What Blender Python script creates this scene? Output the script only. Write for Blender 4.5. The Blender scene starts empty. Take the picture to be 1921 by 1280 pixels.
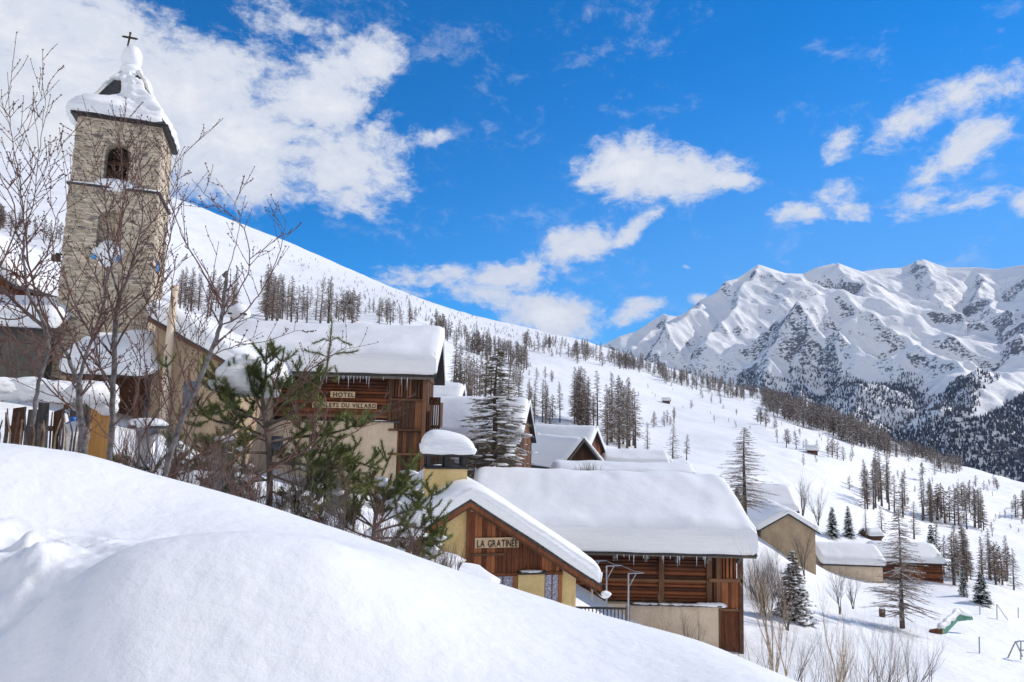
import bpy, math, random
import numpy as np
from mathutils import Matrix, Vector, Euler
rad = math.radians
C = bpy.context.scene.collection
# ------------------------------------------------------------------ camera
F = 24.0/36.0*1921.0
PITCH, ROLL = 6.0, 1.4
CM = (Matrix.Rotation(rad(90+PITCH), 3, 'X') @ Matrix.Rotation(rad(ROLL), 3, 'Z'))
cd = bpy.data.cameras.new('camera'); cam = bpy.data.objects.new('camera', cd); C.objects.link(cam)
cam.matrix_world = CM.to_4x4(); cd.lens = 24; cd.sensor_width = 36; cd.clip_start = 0.05; cd.clip_end = 40000
cd.dof.use_dof = True; cd.dof.focus_distance = 15; cd.dof.aperture_fstop = 7.0
sc = bpy.context.scene; sc.camera = cam
def ray(px, py):
    return CM @ Vector(((px-960.5)/F, -(py-640.0)/F, -1.0))
def P(px, py, Y):
    d = ray(px, py); return d*(Y/d.y)
def colc(px, py=780):
    d = ray(px, py); return 960.5+F*d.x/d.y
def elev(px, py):
    d = ray(px, py); return d.z/math.hypot(d.x, d.y)
CMI = CM.transposed()
def proj(v):
    l = CMI @ Vector(v)
    return (960.5+F*l.x/-l.z, 640.0-F*l.y/-l.z)
# ------------------------------------------------------------------ light
SUN_AZ, SUN_EL = 66.0, 32.0
sl = bpy.data.lights.new('sun', 'SUN'); sl.energy = 3.7; sl.angle = rad(0.5); sl.color = (1.0, 0.93, 0.83)
so = bpy.data.objects.new('sun', sl); C.objects.link(so)
sdir = Vector((math.sin(rad(SUN_AZ))*math.cos(rad(SUN_EL)), math.cos(rad(SUN_AZ))*math.cos(rad(SUN_EL)), math.sin(rad(SUN_EL))))
so.rotation_euler = (-sdir).to_track_quat('-Z', 'Y').to_euler()
sc.view_settings.view_transform = 'Standard'; sc.view_settings.look = 'None'; sc.view_settings.exposure = 0.13; sc.view_settings.gamma = 1
sc.cycles.max_bounces = 6; sc.cycles.diffuse_bounces = 3; sc.cycles.transparent_max_bounces = 8
W = bpy.data.worlds.new('World'); sc.world = W; W.use_nodes = True
NT = W.node_tree
class NB:
    """tiny node-tree writer"""
    def __init__(s, nt): s.nt = nt
    def n(s, t, **k):
        o = s.nt.nodes.new(t)
        for a, b in k.items():
            if a.startswith('_'): setattr(o, a[1:], b)
            else:
                i = int(a[1:]) if a[0] == 'i' and a[1:].isdigit() else a
                if hasattr(b, 'is_output'): s.nt.links.new(b, o.inputs[i])
                else: o.inputs[i].default_value = b
        return o
    def math(s, op, a, b=0.0, c=None, clamp=False):
        o = s.nt.nodes.new('ShaderNodeMath'); o.operation = op; o.use_clamp = clamp
        for i, v in enumerate((a, b) if c is None else (a, b, c)):
            if hasattr(v, 'is_output'): s.nt.links.new(v, o.inputs[i])
            else: o.inputs[i].default_value = v
        return o.outputs[0]
    def mapr(s, v, a, b, c=0.0, d=1.0, smooth=True):
        o = s.n('ShaderNodeMapRange', _interpolation_type='SMOOTHSTEP' if smooth else 'LINEAR')
        s.nt.links.new(v, o.inputs[0])
        for i, x in zip((1, 2, 3, 4), (a, b, c, d)): o.inputs[i].default_value = x
        return o.outputs[0]
    def mix(s, f, a, b, mode='MIX'):
        o = s.nt.nodes.new('ShaderNodeMix'); o.data_type = 'RGBA'; o.blend_type = mode
        for i, v in ((0, f), (6, a), (7, b)):
            if hasattr(v, 'is_output'): s.nt.links.new(v, o.inputs[i])
            elif i == 0: o.inputs[0].default_value = v
            else: o.inputs[i].default_value = (*v, 1)
        return o.outputs[2]
    def noise(s, vec, scale, detail=4, rough=0.55, dist=0.0):
        o = s.n('ShaderNodeTexNoise', Scale=scale, Detail=detail, Roughness=rough, Distortion=dist)
        if vec is not None: s.nt.links.new(vec, o.inputs['Vector'])
        return o.outputs['Fac']
    def mapping(s, vec, scale=(1, 1, 1), loc=(0, 0, 0), rot=(0, 0, 0), typ='POINT'):
        o = s.n('ShaderNodeMapping', _vector_type=typ); s.nt.links.new(vec, o.inputs[0])
        o.inputs['Location'].default_value = loc; o.inputs['Rotation'].default_value = rot; o.inputs['Scale'].default_value = scale
        return o.outputs[0]
def build_world():
    NT.nodes.clear(); b = NB(NT)
    out = b.n('ShaderNodeOutputWorld'); bg = b.n('ShaderNodeBackground', Strength=0.12)
    NT.links.new(bg.outputs[0], out.inputs[0])
    sky = b.n('ShaderNodeTexSky', _sky_type='NISHITA', _sun_disc=False, _sun_elevation=rad(SUN_EL), _sun_rotation=rad(SUN_AZ),
              _altitude=2500.0, _air_density=1.0, _dust_density=0.25, _ozone_density=3.0)
    skyc = b.mix(1.0, sky.outputs[0], SKYTINT, 'MULTIPLY')
    tc = b.n('ShaderNodeTexCoord').outputs['Generated']
    warp = b.n('ShaderNodeTexNoise', Scale=9.0, Detail=5.0); NT.links.new(tc, warp.inputs['Vector'])
    wv = b.n('ShaderNodeVectorMath', _operation='SUBTRACT'); NT.links.new(warp.outputs['Color'], wv.inputs[0]); wv.inputs[1].default_value = (.5, .5, .5)
    ws = b.n('ShaderNodeVectorMath', _operation='SCALE'); NT.links.new(wv.outputs[0], ws.inputs[0]); ws.inputs['Scale'].default_value = 0.045
    wa = b.n('ShaderNodeVectorMath', _operation='ADD'); NT.links.new(tc, wa.inputs[0]); NT.links.new(ws.outputs[0], wa.inputs[1])
    v = wa.outputs[0]
    acc = None
    for (px, py, w, h, ang, st) in CLOUDS:
        c = ray(px, py); L = c.length; c = c.normalized()
        a = rad(ang)
        t1 = (ray(px+math.cos(a)*5, py-math.sin(a)*5)-ray(px, py)).normalized()
        t1 = (t1-c*t1.dot(c)).normalized(); t2 = c.cross(t1).normalized()
        M = Matrix((t1, t2, c)).transposed()
        m = b.mapping(v, scale=(w/F/L, h/F/L, 1.0), loc=c, rot=M.to_euler('XYZ'), typ='TEXTURE')
        ln = b.n('ShaderNodeVectorMath', _operation='LENGTH'); NT.links.new(m, ln.inputs[0])
        g = b.mapr(ln.outputs['Value'], 1.5, 0.0, 0.0, st)
        if acc is None: acc = g
        else:
            acc = b.math('SMOOTH_MAX', acc, g, 0.12)
    for (vec, rr, st) in (((-0.5, -0.8, 0.45), 1.0, 1.5), ((-0.95, 0.1, 0.5), 0.5, 1.1), ((0.5, -0.85, 0.25), 0.8, 1.5)):  # large unseen cloud patches added behind and left of view for fill light
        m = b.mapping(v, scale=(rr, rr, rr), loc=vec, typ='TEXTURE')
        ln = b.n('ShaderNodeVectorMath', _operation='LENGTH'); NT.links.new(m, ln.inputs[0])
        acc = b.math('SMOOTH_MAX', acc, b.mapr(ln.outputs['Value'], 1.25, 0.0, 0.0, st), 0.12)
    nv = b.mapping(v, scale=(1, 1, 1.7))
    n1 = b.noise(nv, 9.0, 10, 0.66, 0.1)
    n2 = b.noise(nv, 34.0, 8, 0.7, 0.15)
    nn = b.math('ADD', b.math('MULTIPLY', n1, 0.6), b.math('MULTIPLY', n2, 0.4))
    den = b.math('ADD', acc, b.math('MULTIPLY', b.math('SUBTRACT', nn, 0.5), 3.4))
    al = b.mapr(den, 0.12, 0.80)
    al = b.math('MULTIPLY', al, b.mapr(acc, 0.0, 0.22))
    sh = b.mapr(den, 0.7, 1.5)
    cc = b.mix(sh, CLOUD_THIN, CLOUD_THICK)
    sp = b.n('ShaderNodeSeparateXYZ'); NT.links.new(tc, sp.inputs[0])
    hz = b.math('MULTIPLY', b.mapr(sp.outputs[2], .52, .0), b.mapr(b.math('ADD', sp.outputs[0], b.math('MULTIPLY', sp.outputs[2], -.35)), -.55, .55))
    skyc = b.mix(b.math('MULTIPLY', hz, .8), skyc, (1.55, 3.2, 6.0))
    # unseen clouds behind the camera, added and toned as fill light for shaded walls
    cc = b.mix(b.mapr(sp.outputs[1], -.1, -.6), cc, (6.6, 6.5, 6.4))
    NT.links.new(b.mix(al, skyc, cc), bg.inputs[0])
SKYTINT = (0.0, 0.80, 1.36)
CLOUD_THIN = (5.6, 5.9, 6.6); CLOUD_THICK = (6.9, 7.0, 7.25)
CLOUDS = [(60, 190, 420, 250, 0, 1.25), (330, 170, 240, 120, 0, 1.0), (420, 260, 220, 125, 0, 1.05), (590, 185, 155, 80, 10, 1.05), (700, 130, 66, 62, 30, .95),
          (640, 330, 125, 75, 0, 1.05), (500, 330, 120, 75, 0, .95), (190, 15, 300, 50, 0, .45), (490, 25, 100, 45, -20, .55), (560, 55, 90, 22, -10, .5), (700, 260, 90, 60, 0, .5),
          (815, 262, 45, 18, 0, .5),
          (1195, 320, 120, 62, -8, 1.05), (1250, 330, 130, 58, 0, .95), (1200, 290, 70, 45, 0, .95), (1360, 338, 70, 26, -6, .8), (1180, 360, 60, 35, 0, .7),
          (1075, 470, 85, 42, 15, .95), (1190, 432, 75, 18, 28, .75), (960, 508, 120, 34, 12, .85), (820, 520, 130, 34, 0, .78), (1010, 520, 90, 30, 25, .6),
          (1040, 590, 115, 44, 0, 1.05), (930, 560, 90, 34, -15, .7), (1185, 590, 62, 24, 22, .85), (780, 545, 80, 20, 0, .55),
          (1860, 155, 120, 40, 14, .60), (1775, 195, 115, 44, 30, .56), (1690, 235, 80, 38, 35, .46), (1820, 275, 66, 44, 35, .85), (1740, 335, 76, 42, 45, .56),
          (1710, 380, 66, 40, 10, .80), (1800, 380, 100, 24, 6, .52), (1570, 275, 60, 28, 40, .46), (1570, 370, 54, 46, 20, .68), (1600, 395, 64, 32, -10, .62), (1500, 408, 66, 28, 5, .56),
          (1915, 392, 30, 32, 60, .8), (1308, 558, 24, 16, 0, .7), (1284, 497, 13, 8, 0, .6)]
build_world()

# ------------------------------------------------------------------ materials
MATS = {}
def M(name, fn, **k):
    m = bpy.data.materials.new(name); m.use_nodes = True; nt = m.node_tree; nt.nodes.clear(); b = NB(nt)
    out = b.n('ShaderNodeOutputMaterial'); p = b.n('ShaderNodeBsdfPrincipled'); nt.links.new(p.outputs[0], out.inputs[0])
    tc = b.n('ShaderNodeTexCoord'); p.inputs['Specular IOR Level'].default_value = 0.3
    fn(b, p, tc, nt, **k); MATS[name] = m; return m
def setc(nt, p, c): nt.links.new(c, p.inputs['Base Color']) if hasattr(c, 'is_output') else setattr(p.inputs['Base Color'], 'default_value', (*c, 1))
def bump(b, p, nt, h, dist, st=1.0):
    o = b.n('ShaderNodeBump', Strength=st, Distance=dist, Height=h); nt.links.new(o.outputs[0], p.inputs['Normal'])
def m_snow(b, p, tc, nt, sc1=1.2, sc2=40, d1=.05, d2=.006, strata=False):
    v = tc.outputs['Object']
    p.inputs['Roughness'].default_value = .55; p.inputs['Specular IOR Level'].default_value = .25
    g = b.noise(v, sc2, 3, .6)
    setc(nt, p, b.mix(b.mapr(g, .3, .7), (.79, .80, .815), (.85, .85, .855)))
    h = b.math('ADD', b.math('MULTIPLY', b.noise(v, sc1, 5, .5), d1), b.math('MULTIPLY', g, d2))
    if strata:
        vz = b.mapping(v, scale=(.5, .5, 7)); ge = b.n('ShaderNodeNewGeometry'); se = b.n('ShaderNodeSeparateXYZ'); nt.links.new(ge.outputs['Normal'], se.inputs[0]); h = b.math('ADD', h, b.math('MULTIPLY', b.math('MULTIPLY', b.noise(vz, 1.6, 4, .6), b.mapr(se.outputs[2], .75, .35)), .09))
    bump(b, p, nt, h, 1.0, .8)
M('snow_ground', m_snow, sc1=.5, sc2=9, d1=.25, d2=.015)
M('snow_near', m_snow, sc1=12, sc2=300, d1=.014, d2=.0016)
M('snow_cap', m_snow, sc1=1.5, sc2=22, d1=.05, d2=.012, strata=True)
def m_hill(b, p, tc, nt):
    v = tc.outputs['Object']; p.inputs['Roughness'].default_value = .6
    geo = b.n('ShaderNodeNewGeometry')
    n = b.noise(v, .05, 8, .6); n2 = b.noise(v, .35, 4, .7)
    scrub = b.math('MULTIPLY', b.mapr(n, .60, .70), b.mapr(n2, .52, .60))
    setc(nt, p, b.mix(b.math('MULTIPLY', scrub, .5), (.84, .845, .855), (.20, .17, .15)))
    bump(b, p, nt, b.math('ADD', b.math('MULTIPLY', b.noise(b.mapping(v, scale=(1, 1, .3)), .06, 6, .55), 2.2), b.math('MULTIPLY', b.noise(v, 1.3, 4, .6), .16)), 1.0, .7)
M('snow_hill', m_hill)
def m_mount(b, p, tc, nt):
    v = tc.outputs['Object']; p.inputs['Roughness'].default_value = .7
    geo = b.n('ShaderNodeNewGeometry'); sep = b.n('ShaderNodeSeparateXYZ'); nt.links.new(geo.outputs['Normal'], sep.inputs[0])
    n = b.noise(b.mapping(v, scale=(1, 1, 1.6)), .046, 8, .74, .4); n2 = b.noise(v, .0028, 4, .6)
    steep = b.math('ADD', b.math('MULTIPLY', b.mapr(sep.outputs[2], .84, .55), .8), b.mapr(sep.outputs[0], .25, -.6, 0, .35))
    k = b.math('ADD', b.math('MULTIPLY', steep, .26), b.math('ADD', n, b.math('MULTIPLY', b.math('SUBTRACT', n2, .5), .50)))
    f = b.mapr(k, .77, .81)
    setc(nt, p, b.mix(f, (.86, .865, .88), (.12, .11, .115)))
    bump(b, p, nt, b.math('ADD', b.math('MULTIPLY', n, 7.0), b.math('MULTIPLY', b.noise(v, .006, 3, .55), 22.)), 1.0, .8)
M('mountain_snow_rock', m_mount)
def m_wood(b, p, tc, nt, c1, c2, c3, axis='x', rough=.75, snowy=0.):
    v = tc.outputs['Object']
    s = {'x': (1.2, 9, 22), 'z': (22, 9, 1.2)}[axis]
    geo = b.n('ShaderNodeNewGeometry'); r = geo.outputs['Random Per Island']
    vv = b.n('ShaderNodeVectorMath', _operation='ADD'); nt.links.new(b.mapping(v, scale=s), vv.inputs[0])
    cb = b.n('ShaderNodeCombineXYZ'); k = b.math('MULTIPLY', r, 40.0)
    for i in range(3): nt.links.new(k, cb.inputs[i])
    nt.links.new(cb.outputs[0], vv.inputs[1]); vv = vv.outputs[0]
    n = b.noise(vv, 1.0, 6, .65, .3); big = b.noise(v, .9, 4, .6)
    c = b.mix(b.mapr(n, .32, .68), c1, c2)
    t = b.math('ADD', b.math('MULTIPLY', r, .6), b.math('MULTIPLY', big, .6))
    c = b.mix(b.mapr(t, .5, 1.0), c, c3)
    setc(nt, p, b.mix(b.mapr(b.noise(vv, 2.6, 3, .7), .63, .75, 0, .8), c, tuple(x*.25 for x in c1)))
    p.inputs['Roughness'].default_value = rough
    bump(b, p, nt, n, .02, .8)
M('wood_log', m_wood, c1=(.036, .014, .009), c2=(.100, .034, .015), c3=(.24, .078, .029), axis='x')
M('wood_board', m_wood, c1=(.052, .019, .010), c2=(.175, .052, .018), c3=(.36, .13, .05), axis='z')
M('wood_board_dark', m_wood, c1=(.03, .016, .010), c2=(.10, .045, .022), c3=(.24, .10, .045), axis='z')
M('wood_beam', m_wood, c1=(.05, .024, .013), c2=(.13, .06, .03), c3=(.20, .10, .05), axis='z')
M('wood_grey', m_wood, c1=(.05, .042, .036), c2=(.15, .13, .11), c3=(.22, .19, .16), axis='z')
M('wood_fresh', m_wood, c1=(.42, .19, .05), c2=(.62, .32, .10), c3=(.7, .42, .16), axis='z')
M('sign_wood', m_wood, c1=(.42, .28, .16), c2=(.60, .44, .28), c3=(.68, .52, .34), axis='x')
def m_plain(b, p, tc, nt, c, rough=.7, var=.25, sc=8, bd=.004, metal=0.):
    n = b.noise(tc.outputs['Object'], sc, 5, .65)
    setc(nt, p, b.mix(b.mapr(n, .3, .7), tuple(x*(1-var) for x in c), tuple(min(1, x*(1+var)) for x in c)))
    p.inputs['Roughness'].default_value = rough; p.inputs['Metallic'].default_value = metal
    if bd: bump(b, p, nt, n, bd)
def m_plaster(b, p, tc, nt, c, c2):
    v = tc.outputs['Object']
    n = b.noise(v, 1.1, 6, .65); g = b.noise(v, 30, 4, .7); st = b.noise(b.mapping(v, scale=(3, 3, .35)), 1.6, 5, .6)
    k = b.mix(b.mapr(n, .3, .7), c, c2)
    k = b.mix(b.mapr(st, .56, .75, 0, .45), k, tuple(x*.55 for x in c))
    setc(nt, p, b.mix(b.mapr(b.noise(v, 13, 4, .75), .54, .72, 0, .5), k, tuple(x*.5 for x in c)))
    p.inputs['Roughness'].default_value = .9; bump(b, p, nt, g, .03, 1.0)
M('plaster_beige', m_plaster, c=(.60, .47, .34), c2=(.72, .59, .45))
M('plaster_yellow', m_plaster, c=(.66, .47, .20), c2=(.78, .59, .29))
M('plaster_tan', m_plaster, c=(.36, .27, .18), c2=(.46, .35, .23))
def m_stone(b, p, tc, nt):
    v = tc.outputs['Object']
    sx = b.n('ShaderNodeSeparateXYZ'); nt.links.new(v, sx.inputs[0])
    xy = b.math('ADD', sx.outputs[0], sx.outputs[1]); cb = b.n('ShaderNodeCombineXYZ')
    wob = b.noise(v, 1.3, 3, .5)
    nt.links.new(b.math('MULTIPLY', xy, 2.0), cb.inputs[0]); nt.links.new(b.math('ADD', b.math('MULTIPLY', sx.outputs[2], 6.2), b.math('MULTIPLY', wob, 1.4)), cb.inputs[1])
    vo = b.n('ShaderNodeTexVoronoi', _feature='F1', Scale=1.0, Randomness=.95); nt.links.new(cb.outputs[0], vo.inputs['Vector'])
    ve = b.n('ShaderNodeTexVoronoi', _feature='DISTANCE_TO_EDGE', Scale=1.0, Randomness=.95); nt.links.new(cb.outputs[0], ve.inputs['Vector'])
    sp = b.n('ShaderNodeSeparateColor'); nt.links.new(vo.outputs['Color'], sp.inputs[0])
    st = b.mix(sp.outputs[0], (.34, .27, .19), (.70, .58, .43))
    st = b.mix(b.mapr(sp.outputs[1], .80, .9, 0, .75), st, (.13, .12, .115))
    st = b.mix(b.mapr(b.noise(v, 9, 5, .7), .5, .8, 0, .5), st, (.20, .16, .12))
    edge = b.mapr(ve.outputs['Distance'], .02, .09)
    crack = b.mapr(b.noise(b.mapping(cb.outputs[0], scale=(1, 3.2, 1)), 1.1, 4, .65), .575, .64)
    c = b.mix(edge, (.60, .51, .39), st)
    c = b.mix(b.math('MULTIPLY', crack, .8), c, (.07, .06, .055))
    c = b.mix(b.mapr(b.noise(v, .5, 4, .6), .45, .75, 0, .35), c, (.70, .60, .46))
    setc(nt, p, c); p.inputs['Roughness'].default_value = .9
    bump(b, p, nt, b.math('SUBTRACT', b.math('ADD', edge, b.math('MULTIPLY', sp.outputs[0], .5)), b.math('MULTIPLY', crack, 1.5)), .022, 1.0)
M('stone_wall', m_stone)
M('slate', m_plain, c=(.06, .058, .06), rough=.7, sc=5, var=.4, bd=.02)
M('dark_edge', m_plain, c=(.035, .032, .032), rough=.6, sc=6, var=.4)
M('metal_grey', m_plain, c=(.32, .34, .37), rough=.4, sc=10, var=.15, metal=.7, bd=0)
M('bronze', m_plain, c=(.05, .035, .02), rough=.5, sc=6, var=.3, metal=.5)
M('bark_grey', m_plain, c=(.125, .112, .11), rough=.85, sc=18, var=.55, bd=.01)
M('twig_red', m_plain, c=(.115, .062, .05), rough=.7, sc=10, var=.45, bd=0)
M('bark_birch', m_plain, c=(.40, .30, .20), rough=.8, sc=9, var=.4, bd=.01)
M('bark_larch', m_plain, c=(.105, .082, .07), rough=.9, sc=4, var=.4, bd=.01)
def m_twigs(b, p, tc, nt, c, c2, snow=.0):
    v = tc.outputs['Object']; oi = b.n('ShaderNodeObjectInfo')
    n = b.noise(v, .9, 4, .6)
    k = b.mix(b.mapr(n, .35, .65), c, c2)
    k = b.mix(b.math('MULTIPLY', oi.outputs['Random'], .4), k, tuple(x*.55 for x in c))
    geo = b.n('ShaderNodeNewGeometry'); r = geo.outputs['Random Per Island']
    if snow: k = b.mix(b.mapr(r, 1-snow, 1-snow+.01, 0, 1), k, (.85, .87, .9))
    setc(nt, p, k); p.inputs['Roughness'].default_value = .85
M('larch_twigs', m_twigs, c=(.185, .138, .108), c2=(.28, .215, .17), snow=.2)
M('larch_twigs_rust', m_twigs, c=(.16, .11, .08), c2=(.24, .16, .11), snow=.12)
M('larch_snowy', m_twigs, c=(.125, .098, .065), c2=(.23, .185, .12), snow=.12)
M('needles_pine', m_twigs, c=(.085, .115, .032), c2=(.24, .26, .08))
M('needles_spruce', m_twigs, c=(.018, .032, .028), c2=(.045, .068, .050), snow=.06)
M('forest_far', m_twigs, c=(.028, .034, .050), c2=(.055, .058, .072), snow=.06)
M('forest_brown', m_twigs, c=(.075, .062, .062), c2=(.12, .095, .085), snow=.07)
M('glass', m_plain, c=(.10, .12, .16), rough=.15, sc=3, var=.5, bd=0)
M('curtain', m_plain, c=(.35, .34, .42), rough=.7, sc=14, var=.8, bd=0)
M('letter_black', m_plain, c=(.018, .014, .012), rough=.6, bd=0)
M('tarp_green', m_plain, c=(.09, .24, .16), rough=.7, sc=3, var=.3)
M('yellow_paint', m_plain, c=(.75, .72, .05), rough=.5, bd=0)
M('blue_paint', m_plain, c=(.08, .30, .62), rough=.6, sc=2.5, var=.35, bd=0)
M('blue_plastic', m_plain, c=(.03, .16, .55), rough=.35, bd=0)
M('pale_trim', m_plain, c=(.50, .50, .46), rough=.7)
def m_ice(b, p, tc, nt):
    setc(nt, p, (.75, .80, .86)); p.inputs['Roughness'].default_value = .15; p.inputs['Transmission Weight'].default_value = .5
M('ice', m_ice)

# ------------------------------------------------------------------ mesh builder
class MB:
    def __init__(s): s.v = []; s.f = []
    def add(s, vs, fs):
        o = len(s.v); s.v += [tuple(x) for x in vs]; s.f += [tuple(i+o for i in f) for f in fs]
    def box(s, x0, x1, y0, y1, z0, z1):
        s.add([(x0, y0, z0), (x1, y0, z0), (x1, y1, z0), (x0, y1, z0), (x0, y0, z1), (x1, y0, z1), (x1, y1, z1), (x0, y1, z1)],
              [(0, 3, 2, 1), (4, 5, 6, 7), (0, 1, 5, 4), (1, 2, 6, 5), (2, 3, 7, 6), (3, 0, 4, 7)])
    def prism(s, pts, d):
        """pts: ring of 3-D points, extruded along d"""
        n = len(pts); d = Vector(d); a = [Vector(p) for p in pts]
        s.add(a+[p+d for p in a], [tuple(range(n))[::-1], tuple(range(n, 2*n))]+[(i, (i+1) % n, n+(i+1) % n, n+i) for i in range(n)])
    def tube(s, pts, rs, n=5, cap=True):
        pts = [Vector(p) for p in pts]; o = len(s.v); prev = None
        for i, p in enumerate(pts):
            t = (pts[min(i+1, len(pts)-1)]-pts[max(i-1, 0)])
            t = t.normalized() if t.length > 1e-9 else Vector((0, 0, 1))
            if prev is None:
                u = t.orthogonal().normalized()
            else:
                u = prev-t*prev.dot(t); u = u.normalized() if u.length > 1e-6 else t.orthogonal().normalized()
            prev = u; w = t.cross(u); r = rs[i]
            for k in range(n):
                a = 2*math.pi*k/n; q = p+(u*math.cos(a)+w*math.sin(a))*r; s.v.append((q.x, q.y, q.z))
        for i in range(len(pts)-1):
            for k in range(n):
                s.f.append((o+i*n+k, o+i*n+(k+1) % n, o+(i+1)*n+(k+1) % n, o+(i+1)*n+k))
        if cap:
            s.f.append(tuple(o+k for k in range(n))[::-1]); s.f.append(tuple(o+(len(pts)-1)*n+k for k in range(n)))
    def tri(s, a, b, c):
        o = len(s.v); s.v += [tuple(a), tuple(b), tuple(c)]; s.f.append((o, o+1, o+2))
    def blob(s, c, r, seed=0, nu=12, nv=8, jit=.18):
        rg = random.Random(seed); ph = [rg.uniform(0, 6.28) for _ in range(6)]
        vs = []; fs = []
        for j in range(nv+1):
            th = math.pi*j/nv
            for i in range(nu):
                a = 2*math.pi*i/nu
                k = 1+jit*(math.sin(2*a+ph[0]+th*2)+math.sin(3*a+ph[1]-th*3)*.6+math.sin(5*a+ph[2]+th*4)*.35)*math.sin(th)
                vs.append((c[0]+r[0]*k*math.sin(th)*math.cos(a), c[1]+r[1]*k*math.sin(th)*math.sin(a), c[2]+r[2]*math.cos(th)*(1+jit*.4*math.sin(a*2+ph[3]))))
        for j in range(nv):
            for i in range(nu): fs.append((j*nu+i, (j+1)*nu+i, (j+1)*nu+(i+1) % nu, j*nu+(i+1) % nu))
        s.add(vs, fs)
    def build(s, name, mat, parent=None, smooth=False, loc=None):
        me = bpy.data.meshes.new(name); me.from_pydata(s.v, [], s.f); me.materials.append(MATS[mat])
        if smooth: me.polygons.foreach_set('use_smooth', [True]*len(me.polygons))
        me.update(); o = bpy.data.objects.new(name, me); C.objects.link(o)
        if parent: o.parent = parent
        if loc: o.location = loc
        return o
def tag(o, label, cat, group=None, kind=None):
    if label: o['label'] = label
    if cat: o['category'] = cat
    if group: o['group'] = group
    if kind: o['kind'] = kind
    return o
def empty(name, loc, rz=0, label=None, cat=None, group=None):
    o = bpy.data.objects.new(name, None); o.empty_display_size = .3; C.objects.link(o); o.location = loc; o.rotation_euler = (0, 0, rad(rz))
    return tag(o, label, cat, group)
def grid_obj(name, V, mat, kind='structure', smooth=True):
    """V: (rows, cols, 3) array"""
    R, K = V.shape[:2]; me = bpy.data.meshes.new(name)
    idx = np.arange(R*K).reshape(R, K)
    f = np.stack([idx[:-1, :-1], idx[:-1, 1:], idx[1:, 1:], idx[1:, :-1]], -1).reshape(-1, 4)
    me.vertices.add(R*K); me.vertices.foreach_set('co', V.reshape(-1).astype(np.float32))
    me.loops.add(f.size); me.loops.foreach_set('vertex_index', f.reshape(-1).astype(np.int32))
    me.polygons.add(len(f)); me.polygons.foreach_set('loop_start', (np.arange(len(f))*4).astype(np.int32))
    me.polygons.foreach_set('use_smooth', np.ones(len(f), bool))
    me.materials.append(MATS[mat]); me.update(calc_edges=True); me.validate()
    o = bpy.data.objects.new(name, me); C.objects.link(o)
    if kind: o['kind'] = kind
    return o
# ------------------------------------------------------------------ noise
def _h(ix, iy, s):
    n = (ix.astype(np.int64)*374761393+iy.astype(np.int64)*668265263+s*974634777) & 0x7fffffff
    n = ((n ^ (n >> 13))*1274126177) & 0x7fffffff
    return ((n ^ (n >> 16)) & 0xffff)/65535.0
def vn(x, y, s=0):
    ix = np.floor(x); iy = np.floor(y); fx = x-ix; fy = y-iy
    u = fx*fx*fx*(fx*(fx*6-15)+10); v = fy*fy*fy*(fy*(fy*6-15)+10)
    a = _h(ix, iy, s); b = _h(ix+1, iy, s); c = _h(ix, iy+1, s); d = _h(ix+1, iy+1, s)
    return (a*(1-u)+b*u)*(1-v)+(c*(1-u)+d*u)*v
def fbm(x, y, o=4, s=0, g=.5):
    t = 0; a = 1; n = 0
    for i in range(o): t = t+a*(vn(x*2**i+13.7*i, y*2**i-7.1*i, s+i)*2-1); n += a; a *= g
    return t/n
def ridged(x, y, o=5, s=0, g=.5):
    t = 0; a = 1; n = 0
    for i in range(o): t = t+a*(1-np.abs(vn(x*2**i+3.7*i, y*2**i-9.1*i, s+i)*2-1)); n += a; a *= g
    return t/n
def pchip(x, y, q):
    """monotone cubic along axis 0; y (n, m)"""
    x = np.asarray(x, float); y = np.asarray(y, float)
    h = np.diff(x)[:, None]; d = np.diff(y, axis=0)/h
    m = np.zeros_like(y); m[0] = d[0]; m[-1] = d[-1]
    for i in range(1, len(x)-1):
        w1 = 2*h[i]+h[i-1]; w2 = h[i]+2*h[i-1]
        ok = d[i-1]*d[i] > 0
        with np.errstate(divide='ignore', invalid='ignore'): mm = (w1+w2)/(w1/d[i-1]+w2/d[i])
        m[i] = np.where(ok, mm, 0)
    q = np.clip(q, x[0], x[-1]); k = np.clip(np.searchsorted(x, q)-1, 0, len(x)-2)
    hh = (x[k+1]-x[k])[:, None]; t = ((q-x[k])[:, None])/hh
    return (1+2*t)*(1-t)**2*y[k]+t*(1-t)**2*hh*m[k]+t*t*(3-2*t)*y[k+1]+t*t*(t-1)*hh*m[k+1]
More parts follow.
